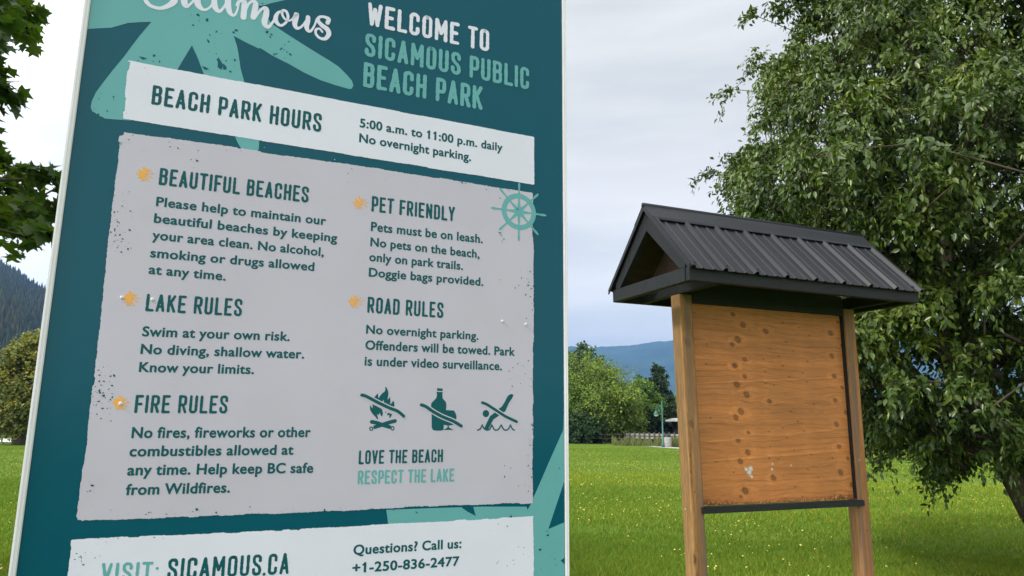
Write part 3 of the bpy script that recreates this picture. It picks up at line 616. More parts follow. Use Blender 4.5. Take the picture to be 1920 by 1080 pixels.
def board_col(U, Z):
    c = wood_color(U, Z, KN, 'u', (0.56, 0.215, 0.066), 3)
    for (p_, q_, h_, g_) in BANDS:            # pale horizontal swells of the veneer
        zc = p_[1] + (q_[1] - p_[1]) * (U - p_[0]) / (q_[0] - p_[0]) + .012 * (fbm(U * 4, U * 0 + h_ * 900, 3, 5) - .45)
        c = c * (1 + g_ * np.exp(-((Z - zc) / h_) ** 2) * (.35 + 1.1 * fbm(U * 5, U * 0 + g_ * 50, 2, 6)) - .5 * g_ * np.exp(-((Z - zc + 2.1 * h_) / h_) ** 2))[..., None]
    for u_c, wd_ in ((.43, .05), (.56, .03), (1.13, .05), (.86, .04)):   # faint uprights of flattened grain under the knot rows
        c = c * (1 + .10 * np.exp(-((U - u_c) / wd_) ** 2) * (.3 + fbm(U * 6, Z * 9, 3, 15)))[..., None]
    mil = np.clip(1 - (Z - BZ0) / (.014 + .075 * fbm(U * 18, Z * 10, 3, 4) * (np.exp(-((U - .06) / .18) ** 2) + .8 * np.exp(-((U - 1.12) / .12) ** 2) + .12)), 0, 1)
    spots = (noise2(U * 110, Z * 150, 8) > .38)
    c = c * (1 - .8 * (mil * spots)[..., None])
    for (u_, z_k, s) in WH:
        d = np.sqrt((U - u_) ** 2 + (Z - z_k) ** 2) * (1 + .9 * (noise2(U * 190, Z * 190, 9) - .5)); k_ = np.clip((s - d) / .003, 0, 1)[..., None]
        c = c * (1 - k_) + k_ * np.array([.62, .60, .60])
    return c
v, f, c = grid_obj('b', 0.002, BU1, BZ0, BZ1, 330, 330, lambda U, Z: np.stack([U, 0 * U + .035, Z], -1), board_col, m_board, ki)
# give the board its thickness
nb = len(v); back = np.array([[0.002, .053, BZ0], [BU1, .053, BZ0], [BU1, .053, BZ1], [0.002, .053, BZ1]])
ix = [0, 329 * 330, 329 * 330 + 329, 329]
fb2 = [[nb + 3, nb + 2, nb + 1, nb], [ix[0], nb, nb + 1, ix[1]], [ix[1], nb + 1, nb + 2, ix[2]], [ix[2], nb + 2, nb + 3, ix[3]], [ix[3], nb + 3, nb, ix[0]]]
me = npmesh('notice_board', np.concatenate([v, back]), np.concatenate([f, fb2]), np.concatenate([c, np.tile([.4, .18, .06], (4, 1))]))
link('notice_board', me, m_board, ki)

def post(u0, seed, ztop=2.36, wd=.089, lean=0.0):
    V_, F_, C_ = [], [], []; o = 0
    ch = .004
    kn = {5: [(-.04, 2.07, 1.5), (-.035, 1.60, 1.2), (-.06, .86, 1.6), (-.05, 1.33, .5), (-.05, 1.42, .4), (-.03, 1.22, .3)], 6: [(1.25, 1.9, .5), (1.27, .95, .6)]}[seed]
    # outline with small chamfers, dense along z
    prof_ = []
    def side(p0, p1, n_): return [tuple(np.array(p0) * (1 - t) + np.array(p1) * t) for t in np.linspace(0, 1, n_)]
    a, b = u0, u0 + wd
    loop = side((a + ch, 0), (b - ch, 0), 18) + side((b, ch), (b, wd - ch), 6) + side((b - ch, wd), (a + ch, wd), 6) + side((a, wd - ch), (a, ch), 14)
    loop = np.array(loop); nz_ = 460; zz = np.linspace(-.3, ztop, nz_); nl_ = len(loop)
    U = np.repeat(loop[:, 0:1], nz_, 1) + lean * (zz[None] - ztop); Wp = np.repeat(loop[:, 1:2], nz_, 1); Z = np.repeat(zz[None], nl_, 0)
    frontish = (Wp < ch * 1.1)
    s_ = np.where(frontish, U, U * .3 + Wp * 1.7 + 3)
    col = wood_color(s_, Z, kn, 'z', (0.38, 0.190, 0.074) if seed == 5 else (0.40, 0.175, 0.066), seed)
    side_ = np.repeat(((loop[:, 0] < a + ch * .5))[:, None], nz_, 1)
    col = np.where(side_[..., None], col * np.array([.92, 1.03, 1.05]), col)
    stain = fbm(s_ * 12, Z * 1.5, 4, seed + 20); col = col * (.62 + .75 * stain)[..., None]
    fib = noise2(s_ * 420, Z * 22, seed + 31); col = col * (.84 + .32 * fib)[..., None]
    gry = np.clip(fbm(s_ * 26, Z * 1.1, 3, seed + 41) * 3.4 - 1.2, 0, .85) * np.where(frontish, 1.0, .25); col = col * (1 - gry[..., None]) + gry[..., None] * np.array([.17, .125, .095])
    crk = np.exp(-((np.mod(s_ * 21 + .9 * fbm(s_ * 2, Z * .9, 3, seed + 51), 1) - .5) / .03) ** 2) * np.clip(fbm(s_ * 9, Z * 2.3, 3, seed + 61) * 4 - 2.1, 0, 1); col = col * (1 - .55 * crk)[..., None]
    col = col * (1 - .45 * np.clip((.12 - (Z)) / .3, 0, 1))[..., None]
    v = np.stack([U, Wp, Z], -1).reshape(-1, 3); i = np.arange(nl_)[:, None]; j = np.arange(nz_ - 1)[None]
    q = (i * nz_ + j).ravel(); r_ = (((i + 1) % nl_) * nz_ + j).ravel()
    f = np.stack([q, r_, r_ + 1, q + 1], 1)
    me = npmesh('post', v, f, col.reshape(-1, 3)); o = link('post', me, m_post, ki)
    bm = bmesh.new(); bm.from_mesh(me); bmesh.ops.recalc_face_normals(bm, faces=bm.faces); bm.to_mesh(me); bm.free()
    return o
pl = post(-.087, 5, lean=-.024); pr = post(1.226, 6, lean=.004)
def kb(name, lo_, hi_, mat=m_blk, bev=.002, parent=ki): bm = bmesh.new(); add_box(bm, lo_, hi_, bev); return bm_obj(name, bm, mat, parent)
kb('rail', (.010, -.022, 1.100), (1.247, .033, 1.136))
kb('header_beam', (.0005, .008, 2.317), (1.2255, .046, 2.44)); kb('stop_shade_strip', (1.2185, .012, 1.14), (1.2255, .06, 2.315))  # second box: black strip standing in for the shaded gap beside the right post
kb('stop_shade_strip', (.0015, .056, 1.14), (.02, .075, 2.315))  # plain batten behind the board at the left post
# roof frame
YE, YB, YM, ZE, ZR = -.36, .45, .045, 2.445, 2.868; UL, UR = -.275, 1.475; FH = .082
kb('fascia', (UL, YE, ZE - FH), (UR, YE + .036, ZE - .004)); kb('fascia', (UL, YB - .036, ZE - FH), (UR, YB, ZE - .004))
slope = (ZR - ZE) / (YM - YE)
def gable(u0, u1):
    t = .085 * math.sqrt(1 + slope ** 2)
    for s in (0, 1):
        y0 = YE + .0385 if s == 0 else YB - .0385; zz0 = ZE + (.0385) * slope
        bm = bmesh.new(); pts = [(y0, zz0 - .008), (YM, ZR - .006), (YM, ZR - .006 - t), (y0 + (t - .07) / slope * (1 if s == 0 else -1), ZE - .002 - .0), (y0, ZE - .002)]
        add_prism(bm, pts, 0, u0, u1); bm_obj('rafter', bm, m_blk, ki)
    kb('bottom_chord', (u0 - .004 if u0 < 0 else u0, YE + .038, ZE - FH - .001), (u1 if u0 < 0 else u1 + .004, YB - .038, ZE - .0045))
gable(UL + .0, UL + .036); gable(UR - .036, UR)
for u in (.16, .60, 1.04):                     # hidden inner rafters
    for s in (0, 1):
        bm = bmesh.new(); y0 = YE + .04 if s == 0 else YB - .04
        add_prism(bm, [(y0, ZE + .02), (YM, ZR - .03), (YM, ZR - .13), (y0, ZE - .05)], 0, u, u + .036); bm_obj('rafter', bm, m_ply, ki)
for s in (0, 1):                               # sheathing below the metal
    bm = bmesh.new(); y0, sg = (YE, 1) if s == 0 else (YB, -1)
    add_prism(bm, [(y0 + sg * .002, ZE + .0), (YM, ZR - .003), (YM, ZR - .016), (y0 + sg * .012, ZE - .002)], 0, UL + .037, UR - .037); bm_obj('sheathing', bm, m_ply, ki)
bm = bmesh.new(); add_box(bm, (-.003, YM + .002, 2.445), (1.22, YM + .014, 2.78)); bm_obj('inner_panel', bm, m_ply, ki)
bm = bmesh.new(); add_prism(bm, [(YE + .06, ZE + .01), (YM, ZR - .09), (YB - .06, ZE + .01)], 0, -.060, -.050); bm_obj('gable_infill', bm, m_ply, ki)
kb('tie_beam', (-.083, YE + .04, 2.362), (-.045, YB - .04, 2.437)); kb('tie_beam', (1.27, YE + .04, 2.362), (1.308, YB - .04, 2.437))
# ribbed metal sheets
def rib_profile():
    pts = []; pitch = (UR + .012 - (UL - .012) - .03) / 8; x = UL - .012
    for i in range(9):
        c0 = x + .015 + i * pitch
        pts += [(c0 - .018, 0), (c0 - .008, .019), (c0 + .008, .019), (c0 + .020, 0)] if 0 < i < 8 else ([(c0 - .014, .0), (c0 - .008, .019), (c0 + .010, .019), (c0 + .024, 0)] if i == 0 else [(c0 - .024, 0), (c0 - .010, .019), (c0 + .008, .019), (c0 + .014, 0)])
        if i < 8:
            for k_ in (.32, .68):
                m_ = c0 + pitch * k_; pts += [(m_ - .010, 0), (m_ - .004, .006), (m_ + .004, .006), (m_ + .010, 0)]
    return pts, pitch
RP, pitch = rib_profile()
for s in (0, 1):
    bm = bmesh.new(); sg = 1 if s == 0 else -1
    e0 = np.array([YE - .022 if s == 0 else YB + .022, ZE - .022 * slope + .006]); e1 = np.array([YM, ZR + .006]); nrm = np.array([-sg * slope, 1]) / math.sqrt(1 + slope ** 2)
    rows_ = []
    for (t, off) in ((0, 0), (1, 0), (1, -.003), (0, -.003)):
        p = e0 * (1 - t) + e1 * t; rows_.append([bm.verts.new((u_, *(p + nrm * (h_ + off)))) for u_, h_ in RP])
    for a, b in zip(rows_, rows_[1:] + rows_[:1]):
        for k_ in range(len(RP) - 1): bm.faces.new((a[k_], a[k_ + 1], b[k_ + 1], b[k_]))
    sh = bm_obj('metal_sheet', bm, m_roof, ki)
    for i in range(9):
        for t in (.08, .80):
            p = e0 * (1 - t) + e1 * t; du = (.036 if i < 8 else -.034); q0 = p + nrm * .0035; q1 = p + nrm * .010
            bm = bmesh.new(); add_tube(bm, [(RP[0][0] + .014 + i * pitch + du, *q0), (RP[0][0] + .014 + i * pitch + du, *(q0 * .4 + q1 * .6)), (RP[0][0] + .014 + i * pitch + du, *q1)], [.008, .006, .004], 7); bm_obj('screw', bm, m_roof, sh)
# ridge cap and verge trim
bm = bmesh.new(); cy = .095; dz = cy * slope
cap_o = [(YM - cy - .008, ZR - dz + .020), (YM - cy, ZR - dz + .034), (YM - .03, ZR + .034 - .03 * slope), (YM, ZR + .040), (YM + .03, ZR + .034 - .03 * slope), (YM + cy, ZR - dz + .034), (YM + cy + .008, ZR - dz + .020)]
cap_i = [(y_, z_k - .004) for y_, z_k in cap_o[::-1]]
add_prism(bm, cap_o + cap_i, 0, UL - .02, UR + .02); bm_obj('ridge_cap', bm, m_roof, ki)
bm = bmesh.new(); add_tube(bm, [(UL - .022, YM, ZR + .030), (UR + .022, YM, ZR + .030)], .014, 10); bm_obj('ridge_bead', bm, m_roof, ki, True)
for uu in (UL - .019, UR + .013):
    for s in (0, 1):
        sg = 1 if s == 0 else -1; y0 = YE - .024 if s == 0 else YB + .024; z0 = ZE - .024 * slope
        bm = bmesh.new(); add_prism(bm, [(y0, z0 - .004), (YM, ZR - .004), (YM, ZR + .028), (y0, z0 + .028)], 0, uu, uu + .006); bm_obj('verge_trim', bm, m_roof, ki)
m_screw = simple('steel_screw', (.5, .48, .45), .35, .05, 5, metal=.8)
for (px_, py_, up_) in ((1285.5, 955, 0), (1611, 863, 1)):
    u_, z_k = kuz(px_, py_); bm = bmesh.new(); add_tube(bm, [(u_, .001, z_k), (u_, -.003, z_k)], [.006, .004], 8); bm_obj('screw', bm, m_screw, pr if up_ else pl)

# ================================================================== THE PARK SIGN
ds = np.array([math.sin(AZ1), math.cos(AZ1), 0]); ns = np.array([math.cos(AZ1), -math.sin(AZ1), 0])
_r = ray((90, 540)); SP = _r * (-1.717 / (_r @ ns)); SO = np.array([SP[0], SP[1], 0.0])
sg_ = empty('park_sign'); sg_.matrix_world = Matrix(((ds[0], -ns[0], 0, SO[0]), (ds[1], -ns[1], 0, SO[1]), (0, 0, 1, 0), (0, 0, 0, 1)))
tag(sg_, 'large teal and white park rules sign board with a starfish design and white metal edges', 'sign')
def S(px, py):                              # pixel -> (u, z) on the board face
    r = ray((px, py)); X = r * ((SO @ ns) / (r @ ns)); return float((X - SO) @ ds), float(X[2] + CAMZ)
def vinyl(name, col, rough=0.2, var=0.03):
    m = simple(name, col, rough, var, 5, 0.02, 200, spec=0.22); return m
m_teal = vinyl('teal_print', (0.0005, 0.084, 0.133)); m_aqua = vinyl('aqua_print', (0.135, 0.39, 0.43)); m_ink = vinyl('dark_teal_ink', (0.002, 0.090, 0.112), .45)
m_white = vinyl('white_print', (0.72, 0.73, 0.89)); m_grey = vinyl('warm_grey_print', (0.535, 0.51, 0.635)); m_orange = vinyl('orange_print', (0.85, 0.42, 0.10), .45)
m_alu = simple('white_edge_trim', (0.74, 0.74, 0.80), .35, .04, 8, spec=.5); m_rivet = simple('rivet_metal', (.6, .6, .6), .3, .05, 9, metal=.7)
LAY = 0.00009
class Ink:                                  # collects flat printed shapes; every shape gets its own hair-thin level
    def __init__(s, level): s.v, s.f, s.w = [], [], -level * LAY; s.n = 0
    def poly(s, pts):
        s.w -= 0.000004; b = len(s.v)
        s.v += [(p[0], s.w, p[1]) for p in pts]
        for t in tessellate_polygon([[Vector((p[0], p[1], 0)) for p in pts]]): s.f.append(tuple(b + i for i in t))
    def ribbon(s, pts, hw, caps=True, rough=0.0):
        """pts in (u, z); hw half width or list"""
        s.w -= 0.000004
        P_ = np.array(pts, float); n_ = len(P_); hw = np.full(n_, hw) if np.isscalar(hw) else np.array(hw, float)
        if rough: hw = hw * (1 + rough * (np.array([random.random() for _ in range(n_)]) - .5))
        T = np.zeros_like(P_); T[1:-1] = P_[2:] - P_[:-2]; T[0] = P_[1] - P_[0]; T[-1] = P_[-1] - P_[-2]
        T /= np.maximum(np.linalg.norm(T, axis=1)[:, None], 1e-9); Nn = np.stack([-T[:, 1], T[:, 0]], 1)
        A = P_ + Nn * hw[:, None]; B = P_ - Nn * hw[:, None]; b = len(s.v)
        for a_, b_2 in zip(A, B): s.v += [(a_[0], s.w, a_[1]), (b_2[0], s.w, b_2[1])]
        for i in range(n_ - 1): s.f.append((b + 2 * i, b + 2 * i + 1, b + 2 * i + 3, b + 2 * i + 2))
        if caps:
            for (c, t, h, i0) in ((P_[0], -T[0], hw[0], 0), (P_[-1], T[-1], hw[-1], n_ - 1)):
                m_ = np.array([-t[1], t[0]]); k = len(s.v); K = 7
                for q in range(K + 1):
                    th = -math.pi / 2 + math.pi * q / K; p = c + (t * math.cos(th) + m_ * math.sin(th)) * h; s.v.append((p[0], s.w, p[1]))
                s.f.append(tuple(range(k, k + K + 1)))
    def build(s, name, mat, parent):
        if not s.v: return None
        me = pymesh(name, s.v, s.f); bm = bmesh.new(); bm.from_mesh(me)
        for f_ in bm.faces:
            if f_.normal.y > 0: f_.normal_flip()
        bm.to_mesh(me); bm.free()
        return link(name, me, mat, parent)
def catmull(pts, k=8, closed=False):
    P_ = [np.array(p, float) for p in pts]; n_ = len(P_); o = []
    rng_ = range(n_ if closed else n_ - 1)
    for i in rng_:
        g_ = (lambda j: P_[j % n_]) if closed else (lambda j: P_[min(max(j, 0), n_ - 1)])
        p0, p1, p2, p3 = g_(i - 1), g_(i), g_(i + 1), g_(i + 2)
        for q in range(k):
            t = q / k; o.append(.5 * ((2 * p1) + (-p0 + p2) * t + (2 * p0 - 5 * p1 + 4 * p2 - p3) * t * t + (-p0 + 3 * p1 - 3 * p2 + p3) * t ** 3))
    if not closed: o.append(P_[-1])
    return o
def fillet(pts, r, k=5):
    if r <= 0: return [tuple(p) for p in pts]
    P_ = [np.array(p, float) for p in pts]; o = [P_[0]]
    for i in range(1, len(P_) - 1):
        a, b, c = P_[i - 1], P_[i], P_[i + 1]; la, lc = np.linalg.norm(a - b), np.linalg.norm(c - b); rr_ = min(r, la * (.5 if i > 1 else .98), lc * (.5 if i < len(P_) - 2 else .98))
        p, q = b + (a - b) / la * rr_, b + (c - b) / lc * rr_
        for j in range(k + 1):
            t = j / k; o.append(p * (1 - t) ** 2 + b * 2 * t * (1 - t) + q * t * t)
    o.append(P_[-1]); return o
def densify(pts, d):
    o = []
    for a, b in zip(pts, pts[1:]):
        a, b = np.array(a, float), np.array(b, float); n_ = max(1, int(np.linalg.norm(b - a) / d))
        o += [a + (b - a) * j / n_ for j in range(n_)]
    return o + [np.array(pts[-1], float)]
# -- condensed rounded capitals for the headings (drawn as strokes)
l_, r_, m2, T_, B_ = .085, .375, .23, .915, .085
GLY = {'A': (.46, [([(l_ - .01, B_), (m2, T_)], 0), ([(r_ + .01, B_), (m2, T_)], 0), ([(.14, .31), (.32, .31)], 0)]),
 'B': (.46, [([(l_, B_), (l_, T_)], 0), ([(l_, T_), (r_ - .01, T_), (r_ - .01, .54), (l_ + .06, .53)], .13), ([(l_ + .06, .53), (r_, .53), (r_, B_), (l_, B_)], .13)]),
 'C': (.46, [([(r_, .68), (r_, T_), (l_, T_), (l_, B_), (r_, B_), (r_, .32)], .145)]), 'D': (.46, [([(l_, B_), (l_, T_)], 0), ([(l_, T_), (r_, T_), (r_, B_), (l_, B_)], .15)]),
 'E': (.43, [([(l_, B_), (l_, T_)], 0), ([(l_, T_), (r_ - .02, T_)], 0), ([(l_, .51), (r_ - .07, .51)], 0), ([(l_, B_), (r_ - .01, B_)], 0)]),
 'F': (.41, [([(l_, B_), (l_, T_)], 0), ([(l_, T_), (r_ - .02, T_)], 0), ([(l_, .50), (r_ - .07, .50)], 0)]),
 'H': (.46, [([(l_, B_), (l_, T_)], 0), ([(r_, B_), (r_, T_)], 0), ([(l_, .50), (r_, .50)], 0)]), 'I': (.17, [([(l_, B_), (l_, T_)], 0)]),
 'K': (.46, [([(l_, B_), (l_, T_)], 0), ([(r_, T_), (l_ + .02, .42)], 0), ([(.19, .56), (r_ + .01, B_)], 0)]), 'L': (.41, [([(l_, T_), (l_, B_)], 0), ([(l_, B_), (r_ - .02, B_)], 0)]),
 'M': (.58, [([(l_, B_), (l_ + .01, T_)], 0), ([(l_ + .01, T_), (.29, .36)], 0), ([(.29, .36), (.485, T_)], 0), ([(.485, T_), (.495, B_)], 0)]),
 'N': (.47, [([(l_, B_), (l_, T_)], 0), ([(l_, T_), (r_, B_)], 0), ([(r_, B_), (r_, T_)], 0)]), 'O': (.46, [([(m2, T_), (r_, T_), (r_, B_), (l_, B_), (l_, T_), (m2, T_)], .145)]),
 'P': (.44, [([(l_, B_), (l_, T_)], 0), ([(l_, T_), (r_, T_), (r_, .43), (l_, .43)], .14)]), 'R': (.46, [([(l_, B_), (l_, T_)], 0), ([(l_, T_), (r_, T_), (r_, .47), (l_, .47)], .14), ([(.24, .47), (r_ + .01, B_)], 0)]),
 'S': (.46, [([(r_, .70), (r_, T_), (l_, T_), (l_, .60), (r_, .40), (r_, B_), (l_, B_), (l_, .30)], .15)]), 'T': (.44, [([(.22, B_), (.22, T_)], 0), ([(.06, T_), (.38, T_)], 0)]),
 'U': (.46, [([(l_, T_), (l_, B_), (r_, B_), (r_, T_)], .15)]), 'V': (.46, [([(l_ - .01, T_), (m2, B_)], 0), ([(m2, B_), (r_ + .01, T_)], 0)]),
 'W': (.62, [([(l_, T_), (.19, B_)], 0), ([(.19, B_), (.31, .72)], 0), ([(.31, .72), (.43, B_)], 0), ([(.43, B_), (.535, T_)], 0)]),
 'Y': (.46, [([(l_ - .01, T_), (m2, .44)], 0), ([(r_ + .01, T_), (m2, .44)], 0), ([(m2, .44), (m2, B_)], 0)]), ':': (.17, [([(.085, .18), (.085, .19)], 0), ([(.085, .66), (.085, .67)], 0)]), '.': (.08, [([(.03, .07), (.03, .08)], 0)]), ' ': (.20, [])}
TRK = .105
def heading(txt, a, b, capa, capb, name, mat, parent, level, hw=.074, rough=.25):
    """baseline from pixel a to pixel b; cap tops at pixels capa/capb above them"""
    A, B_u, CA, CB = (np.array(S(*p)) for p in (a, b, capa, capb)); tot = sum(GLY[c][0] + TRK for c in txt) - TRK
    ink = Ink(level); x = 0
    def mp_(gx_, gy_): t = gx_ / tot; lo_2 = A * (1 - t) + B_u * t; return lo_2 + np.array([0, ((CA - A) * (1 - t) + (CB - B_u) * t)[1]]) * gy_
    sc_h = (CA - A)[1]
    for c in txt:
        for pts, rad in GLY[c][1]:
            q = densify(fillet(pts, rad, 6), .07); P_ = [mp_(x + p[0], p[1]) for p in q]; ink.ribbon(P_, sc_h * hw, rough=rough)
        x += GLY[c][0] + TRK
    return ink.build(name, mat, parent)
# -- sentences: Blender's built-in face, thickened by stacked copies
_dg = None
def textline(txt, a, b, cap_px, name, mat, parent, level, bold=.033, xspace=1.02):
    """baseline a..b in pixels; cap_px pixel at cap height above the first letter"""
    c = bpy.data.curves.new('line', 'FONT'); c.body = txt; c.size = 1; c.resolution_u = 4; c.space_character = 1.06; c.space_word = .92
    o = bpy.data.objects.new('line', c); COL.objects.link(o); bpy.context.view_layer.update()
    me = bpy.data.meshes.new_from_object(o.evaluated_get(bpy.context.evaluated_depsgraph_get()))
    bpy.data.objects.remove(o); bpy.data.curves.remove(c)
    nv = len(me.vertices); co = np.zeros(nv * 3); me.vertices.foreach_get('co', co); co = co.reshape(-1, 3)
    F_ = [tuple(p.vertices) for p in me.polygons]; bpy.data.meshes.remove(me)
    def extent(t_):                          # right edge of a run of text
        c = bpy.data.curves.new('line', 'FONT'); c.body = t_; c.size = 1; c.resolution_u = 2; c.space_character = 1.06; c.space_word = .92
        o = bpy.data.objects.new('line', c); COL.objects.link(o); bpy.context.view_layer.update()
        m_ = bpy.data.meshes.new_from_object(o.evaluated_get(bpy.context.evaluated_depsgraph_get())); q = max(v_.co.x for v_ in m_.vertices)
        bpy.data.objects.remove(o); bpy.data.curves.remove(c); bpy.data.meshes.remove(m_); return q
    for k_1, ch_ in enumerate(txt):          # the figure 1 has a flag in this lettering
        if ch_ == '1':
            xr = extent(txt[:k_1 + 1]); h_1 = .655; q0 = len(co)
            co = np.concatenate([co, [[xr - .02, h_1 + .02, 0], [xr - .04, h_1 - .07, 0], [xr - .19, h_1 - .17, 0], [xr - .21, h_1 - .10, 0]]]); F_.append((q0, q0 + 1, q0 + 2, q0 + 3))
    x0, x1 = co[:, 0].min(), co[:, 0].max(); A, B2, Cp = np.array(S(*a)), np.array(S(*b)), np.array(S(*cap_px))
    cap = .70; zs = (Cp[1] - A[1]) / cap * 1.07
    V_, FF = [], []; w_ = -level * LAY
    offs = [(0, 0)] + [(bold * math.cos(k * math.tau / 8), bold * .85 * math.sin(k * math.tau / 8)) for k in range(8)]
    for k, (dx, dz) in enumerate(offs):
        t = (co[:, 0] + dx - x0 + bold) / (x1 - x0 + 2 * bold); base_ = A[None] * (1 - t[:, None]) + B2[None] * t[:, None]
        z = base_[:, 1] + (co[:, 1] + dz) * zs; FF += [tuple(i + len(V_) for i in f_) for f_ in F_]
        V_ += [(u_, w_ - k * 0.000012, z_2) for u_, z_2 in zip(base_[:, 0], z)]
    me = pymesh(name, V_, FF); bm = bmesh.new(); bm.from_mesh(me)
    for f_ in bm.faces:
        if f_.normal.y > 0: f_.normal_flip()
    bm.to_mesh(me); bm.free(); return link(name, me, mat, parent)
def rough_edge(pts_px, amp, step=.006, corner=0.0, seed=0, sides=None):
    """outline through pixels, wobbling inwards like torn paper"""
    P_ = [np.array(S(*p)) for p in pts_px]; o = []; n_ = len(P_); cen = sum(P_) / n_; rs_ = random.Random(seed)
    for i in range(n_):
        a, b = P_[i], P_[(i + 1) % n_]; am = amp if sides is None else sides[i]; ln = np.linalg.norm(b - a); k = max(2, int(ln / step)); nn = np.array([-(b - a)[1], (b - a)[0]]) / ln
        if nn @ (cen - a) < 0: nn = -nn
        run = 0; left = 0
        for j in range(k):
            t = j / k
            if left <= 0: left = rs_.randint(2, 16); run = rs_.random() ** 2.5
            left -= 1
            d_ = am * (.5 * fbm(np.array(t * ln * 18 + i * 7), np.array(seed * 3.), 3, 1) + .55 * run + .25 * rs_.random())
            e = min(t, 1 - t) * ln
            cut = corner * (1 - math.sqrt(max(0, 1 - (1 - min(1, e / corner)) ** 2))) if corner > 0 and e < corner else 0
            o.append(a + (b - a) * t + nn * (d_ + cut))
    return o
def specks(ink, boxes, rs_, size=.0016):
    for (px0, py0, px1, py1, n_) in boxes:
        for _ in range(n_):
            c = np.array(S(px0 + (px1 - px0) * rs_.random(), py0 + (py1 - py0) * rs_.random())); s_ = size * (.3 + 1.3 * rs_.random() ** 2); th = rs_.random() * 3.1 - .3; k = 5
            e = .35 + .5 * rs_.random()
            pts = []
            for q in range(k):
                a_ = q / k * math.tau; rr_ = s_ * (.6 + .6 * rs_.random()); x_, y_ = math.cos(a_) * rr_, math.sin(a_) * rr_ * e
                pts.append(c + np.array([x_ * math.cos(th) - y_ * math.sin(th), x_ * math.sin(th) + y_ * math.cos(th)]))
            ink.poly(pts)
# board, edges and the posts behind
uL0, uL1 = S(171, 0)[0], S(30, 1080)[0]; UL_ = (uL0 + uL1) / 2; UR_ = (S(1053, 0)[0] + S(1059, 1080)[0]) / 2
ZB, ZT = .62, 3.02
def sb(name, lo_, hi_, mat, parent=sg_, bev=.0008): bm = bmesh.new(); add_box(bm, lo_, hi_, bev); return bm_obj(name, bm, mat, parent)
board = sb('board', (UL_, 0, ZB), (UR_, .006, ZT), m_teal)
m_galv = simple('galvanised_post', (.42, .43, .44), .45, .12, 6, metal=.6)
def slanted(name, pa, pb, wa, z0=ZB - .012, z1=ZT + .012, y0=-.0035, y1=.03):
    pass
EW = .0125
for nm, a, b in (('edge_trim', UL_ - EW, UL_), ('edge_trim', UR_ + .0012, UR_ + EW)):
    bm = bmesh.new(); add_box(bm, (a, -.0045, ZB - .012), (b, .028, ZT + .012), .0018); e_ = bm_obj(nm, bm, m_alu, sg_)
    bm = bmesh.new()
    if a < 0: add_box(bm, (a + .0035, -.0053, ZB), (a + .0050, -.0043, ZT))
    else: add_box(bm, (b - .0035, -.0053, ZB), (b - .0020, -.0043, ZT))
    bm_obj('bead', bm, m_alu, e_)
for z0, z1 in ((ZB - .012, ZB), (ZT, ZT + .012)): sb('edge_trim', (UL_ + .0003, -.0045, z0), (UR_, .028, z1), m_alu)
for u_ in (.25, .95): sb('post', (UL_ + u_ * (UR_ - UL_) - .03, .031, -.3), (UL_ + u_ * (UR_ - UL_) + .03, .091, ZT - .05), m_galv)
for z_b in (1.0, 1.9, 2.7): sb('cross_rail', (UL_ + .03, .0075, z_b - .03), (UR_ - .03, .0305, z_b + .03), m_galv)
# starfish shapes
def pxpoly(ink, pts): ink.poly([S(*p) for p in pts])
def clipu(pts): return [(min(max(p[0], UL_ + .0005), UR_ - .0005), p[1]) for p in pts]
st = Ink(2)
top = [(150, -150), (163, 54), (185, 53), (208, 52), (240, 43), (262, 41.5), (284, 41), (273, 54), (262, 67), (246, 88), (232, 107), (212, 131), (194, 154), (180, 173), (172, 190), (170, 201), (173, 209), (178, 211), (184, 217), (192, 219), (196, 222), (205, 223), (245, 226), (300, 190), (334, 128), (347, 106), (360, 85), (371, 109), (381, 136), (410, 200), (441, 257), (446, 268), (453, 280), (462, 290), (478, 292), (485, 280), (486, 265), (472, 205), (457, 150), (451, 128), (447, 100), (444, 85), (438, 67), (460, 79), (485, 91), (488, 90), (512, 105), (540, 119), (570, 136), (600, 150), (630, 160), (655, 167), (660, 166), (662.5, 160), (660, 152), (652, 142), (635, 125), (617, 113), (600, 103), (560, 78), (535, 62), (510, 45), (484, 11), (495, 10), (508, 6), (530, 1), (575, -12), (640, -40), (640, -150)]
st.poly(clipu([S(*p) for p in top]))
low = [(1075, 770), (1056, 806), (1032, 860), (1006, 920), (992, 950), (900, 950), (800, 953), (724, 956), (726, 968), (727.5, 981), (731, 1000), (990, 1000), (1001, 1100), (1075, 1110)]
st.poly(clipu([S(*p) for p in low])); sto = st.build('starfish_motif', m_aqua, board)
ct = Ink(3)
for t_ in ([(1062, 893), (1058, 903), (1028, 992), (1062, 979)], [(984, 940), (998, 940), (989, 956)], [(858, 946), (886, 946), (892, 967.5), (876, 959)], [(1051, 1051), (1062, 1045), (1062, 1058)]): ct.poly(clipu([S(*p) for p in t_]))
rs_ = random.Random(4)
specks(ct, [(345, 25, 400, 60, 5), (390, 50, 445, 145, 15), (420, 100, 448, 140, 3), (240, 100, 300, 125, 5), (172, 175, 215, 220, 9), (500, 60, 545, 120, 12), (1010, 830, 1055, 1075, 16), (780, 950, 990, 970, 3), (460, 5, 520, 12, 4)], rs_, .0036)
for p in ([(409, 107), (419, 122), (415, 131), (408, 126)], [(419, 119), (425, 126), (424, 131), (418, 130)], [(260, 106), (268, 107), (276, 110), (268, 112)], [(378, 124), (386, 126), (392, 130), (384, 131)], [(499, 57), (504, 59), (502, 63), (498, 62)], [(385, 36), (390, 34), (391, 40), (387, 41)]): pxpoly(ct, p)
ct.build('motif_cuts', m_teal, sto)
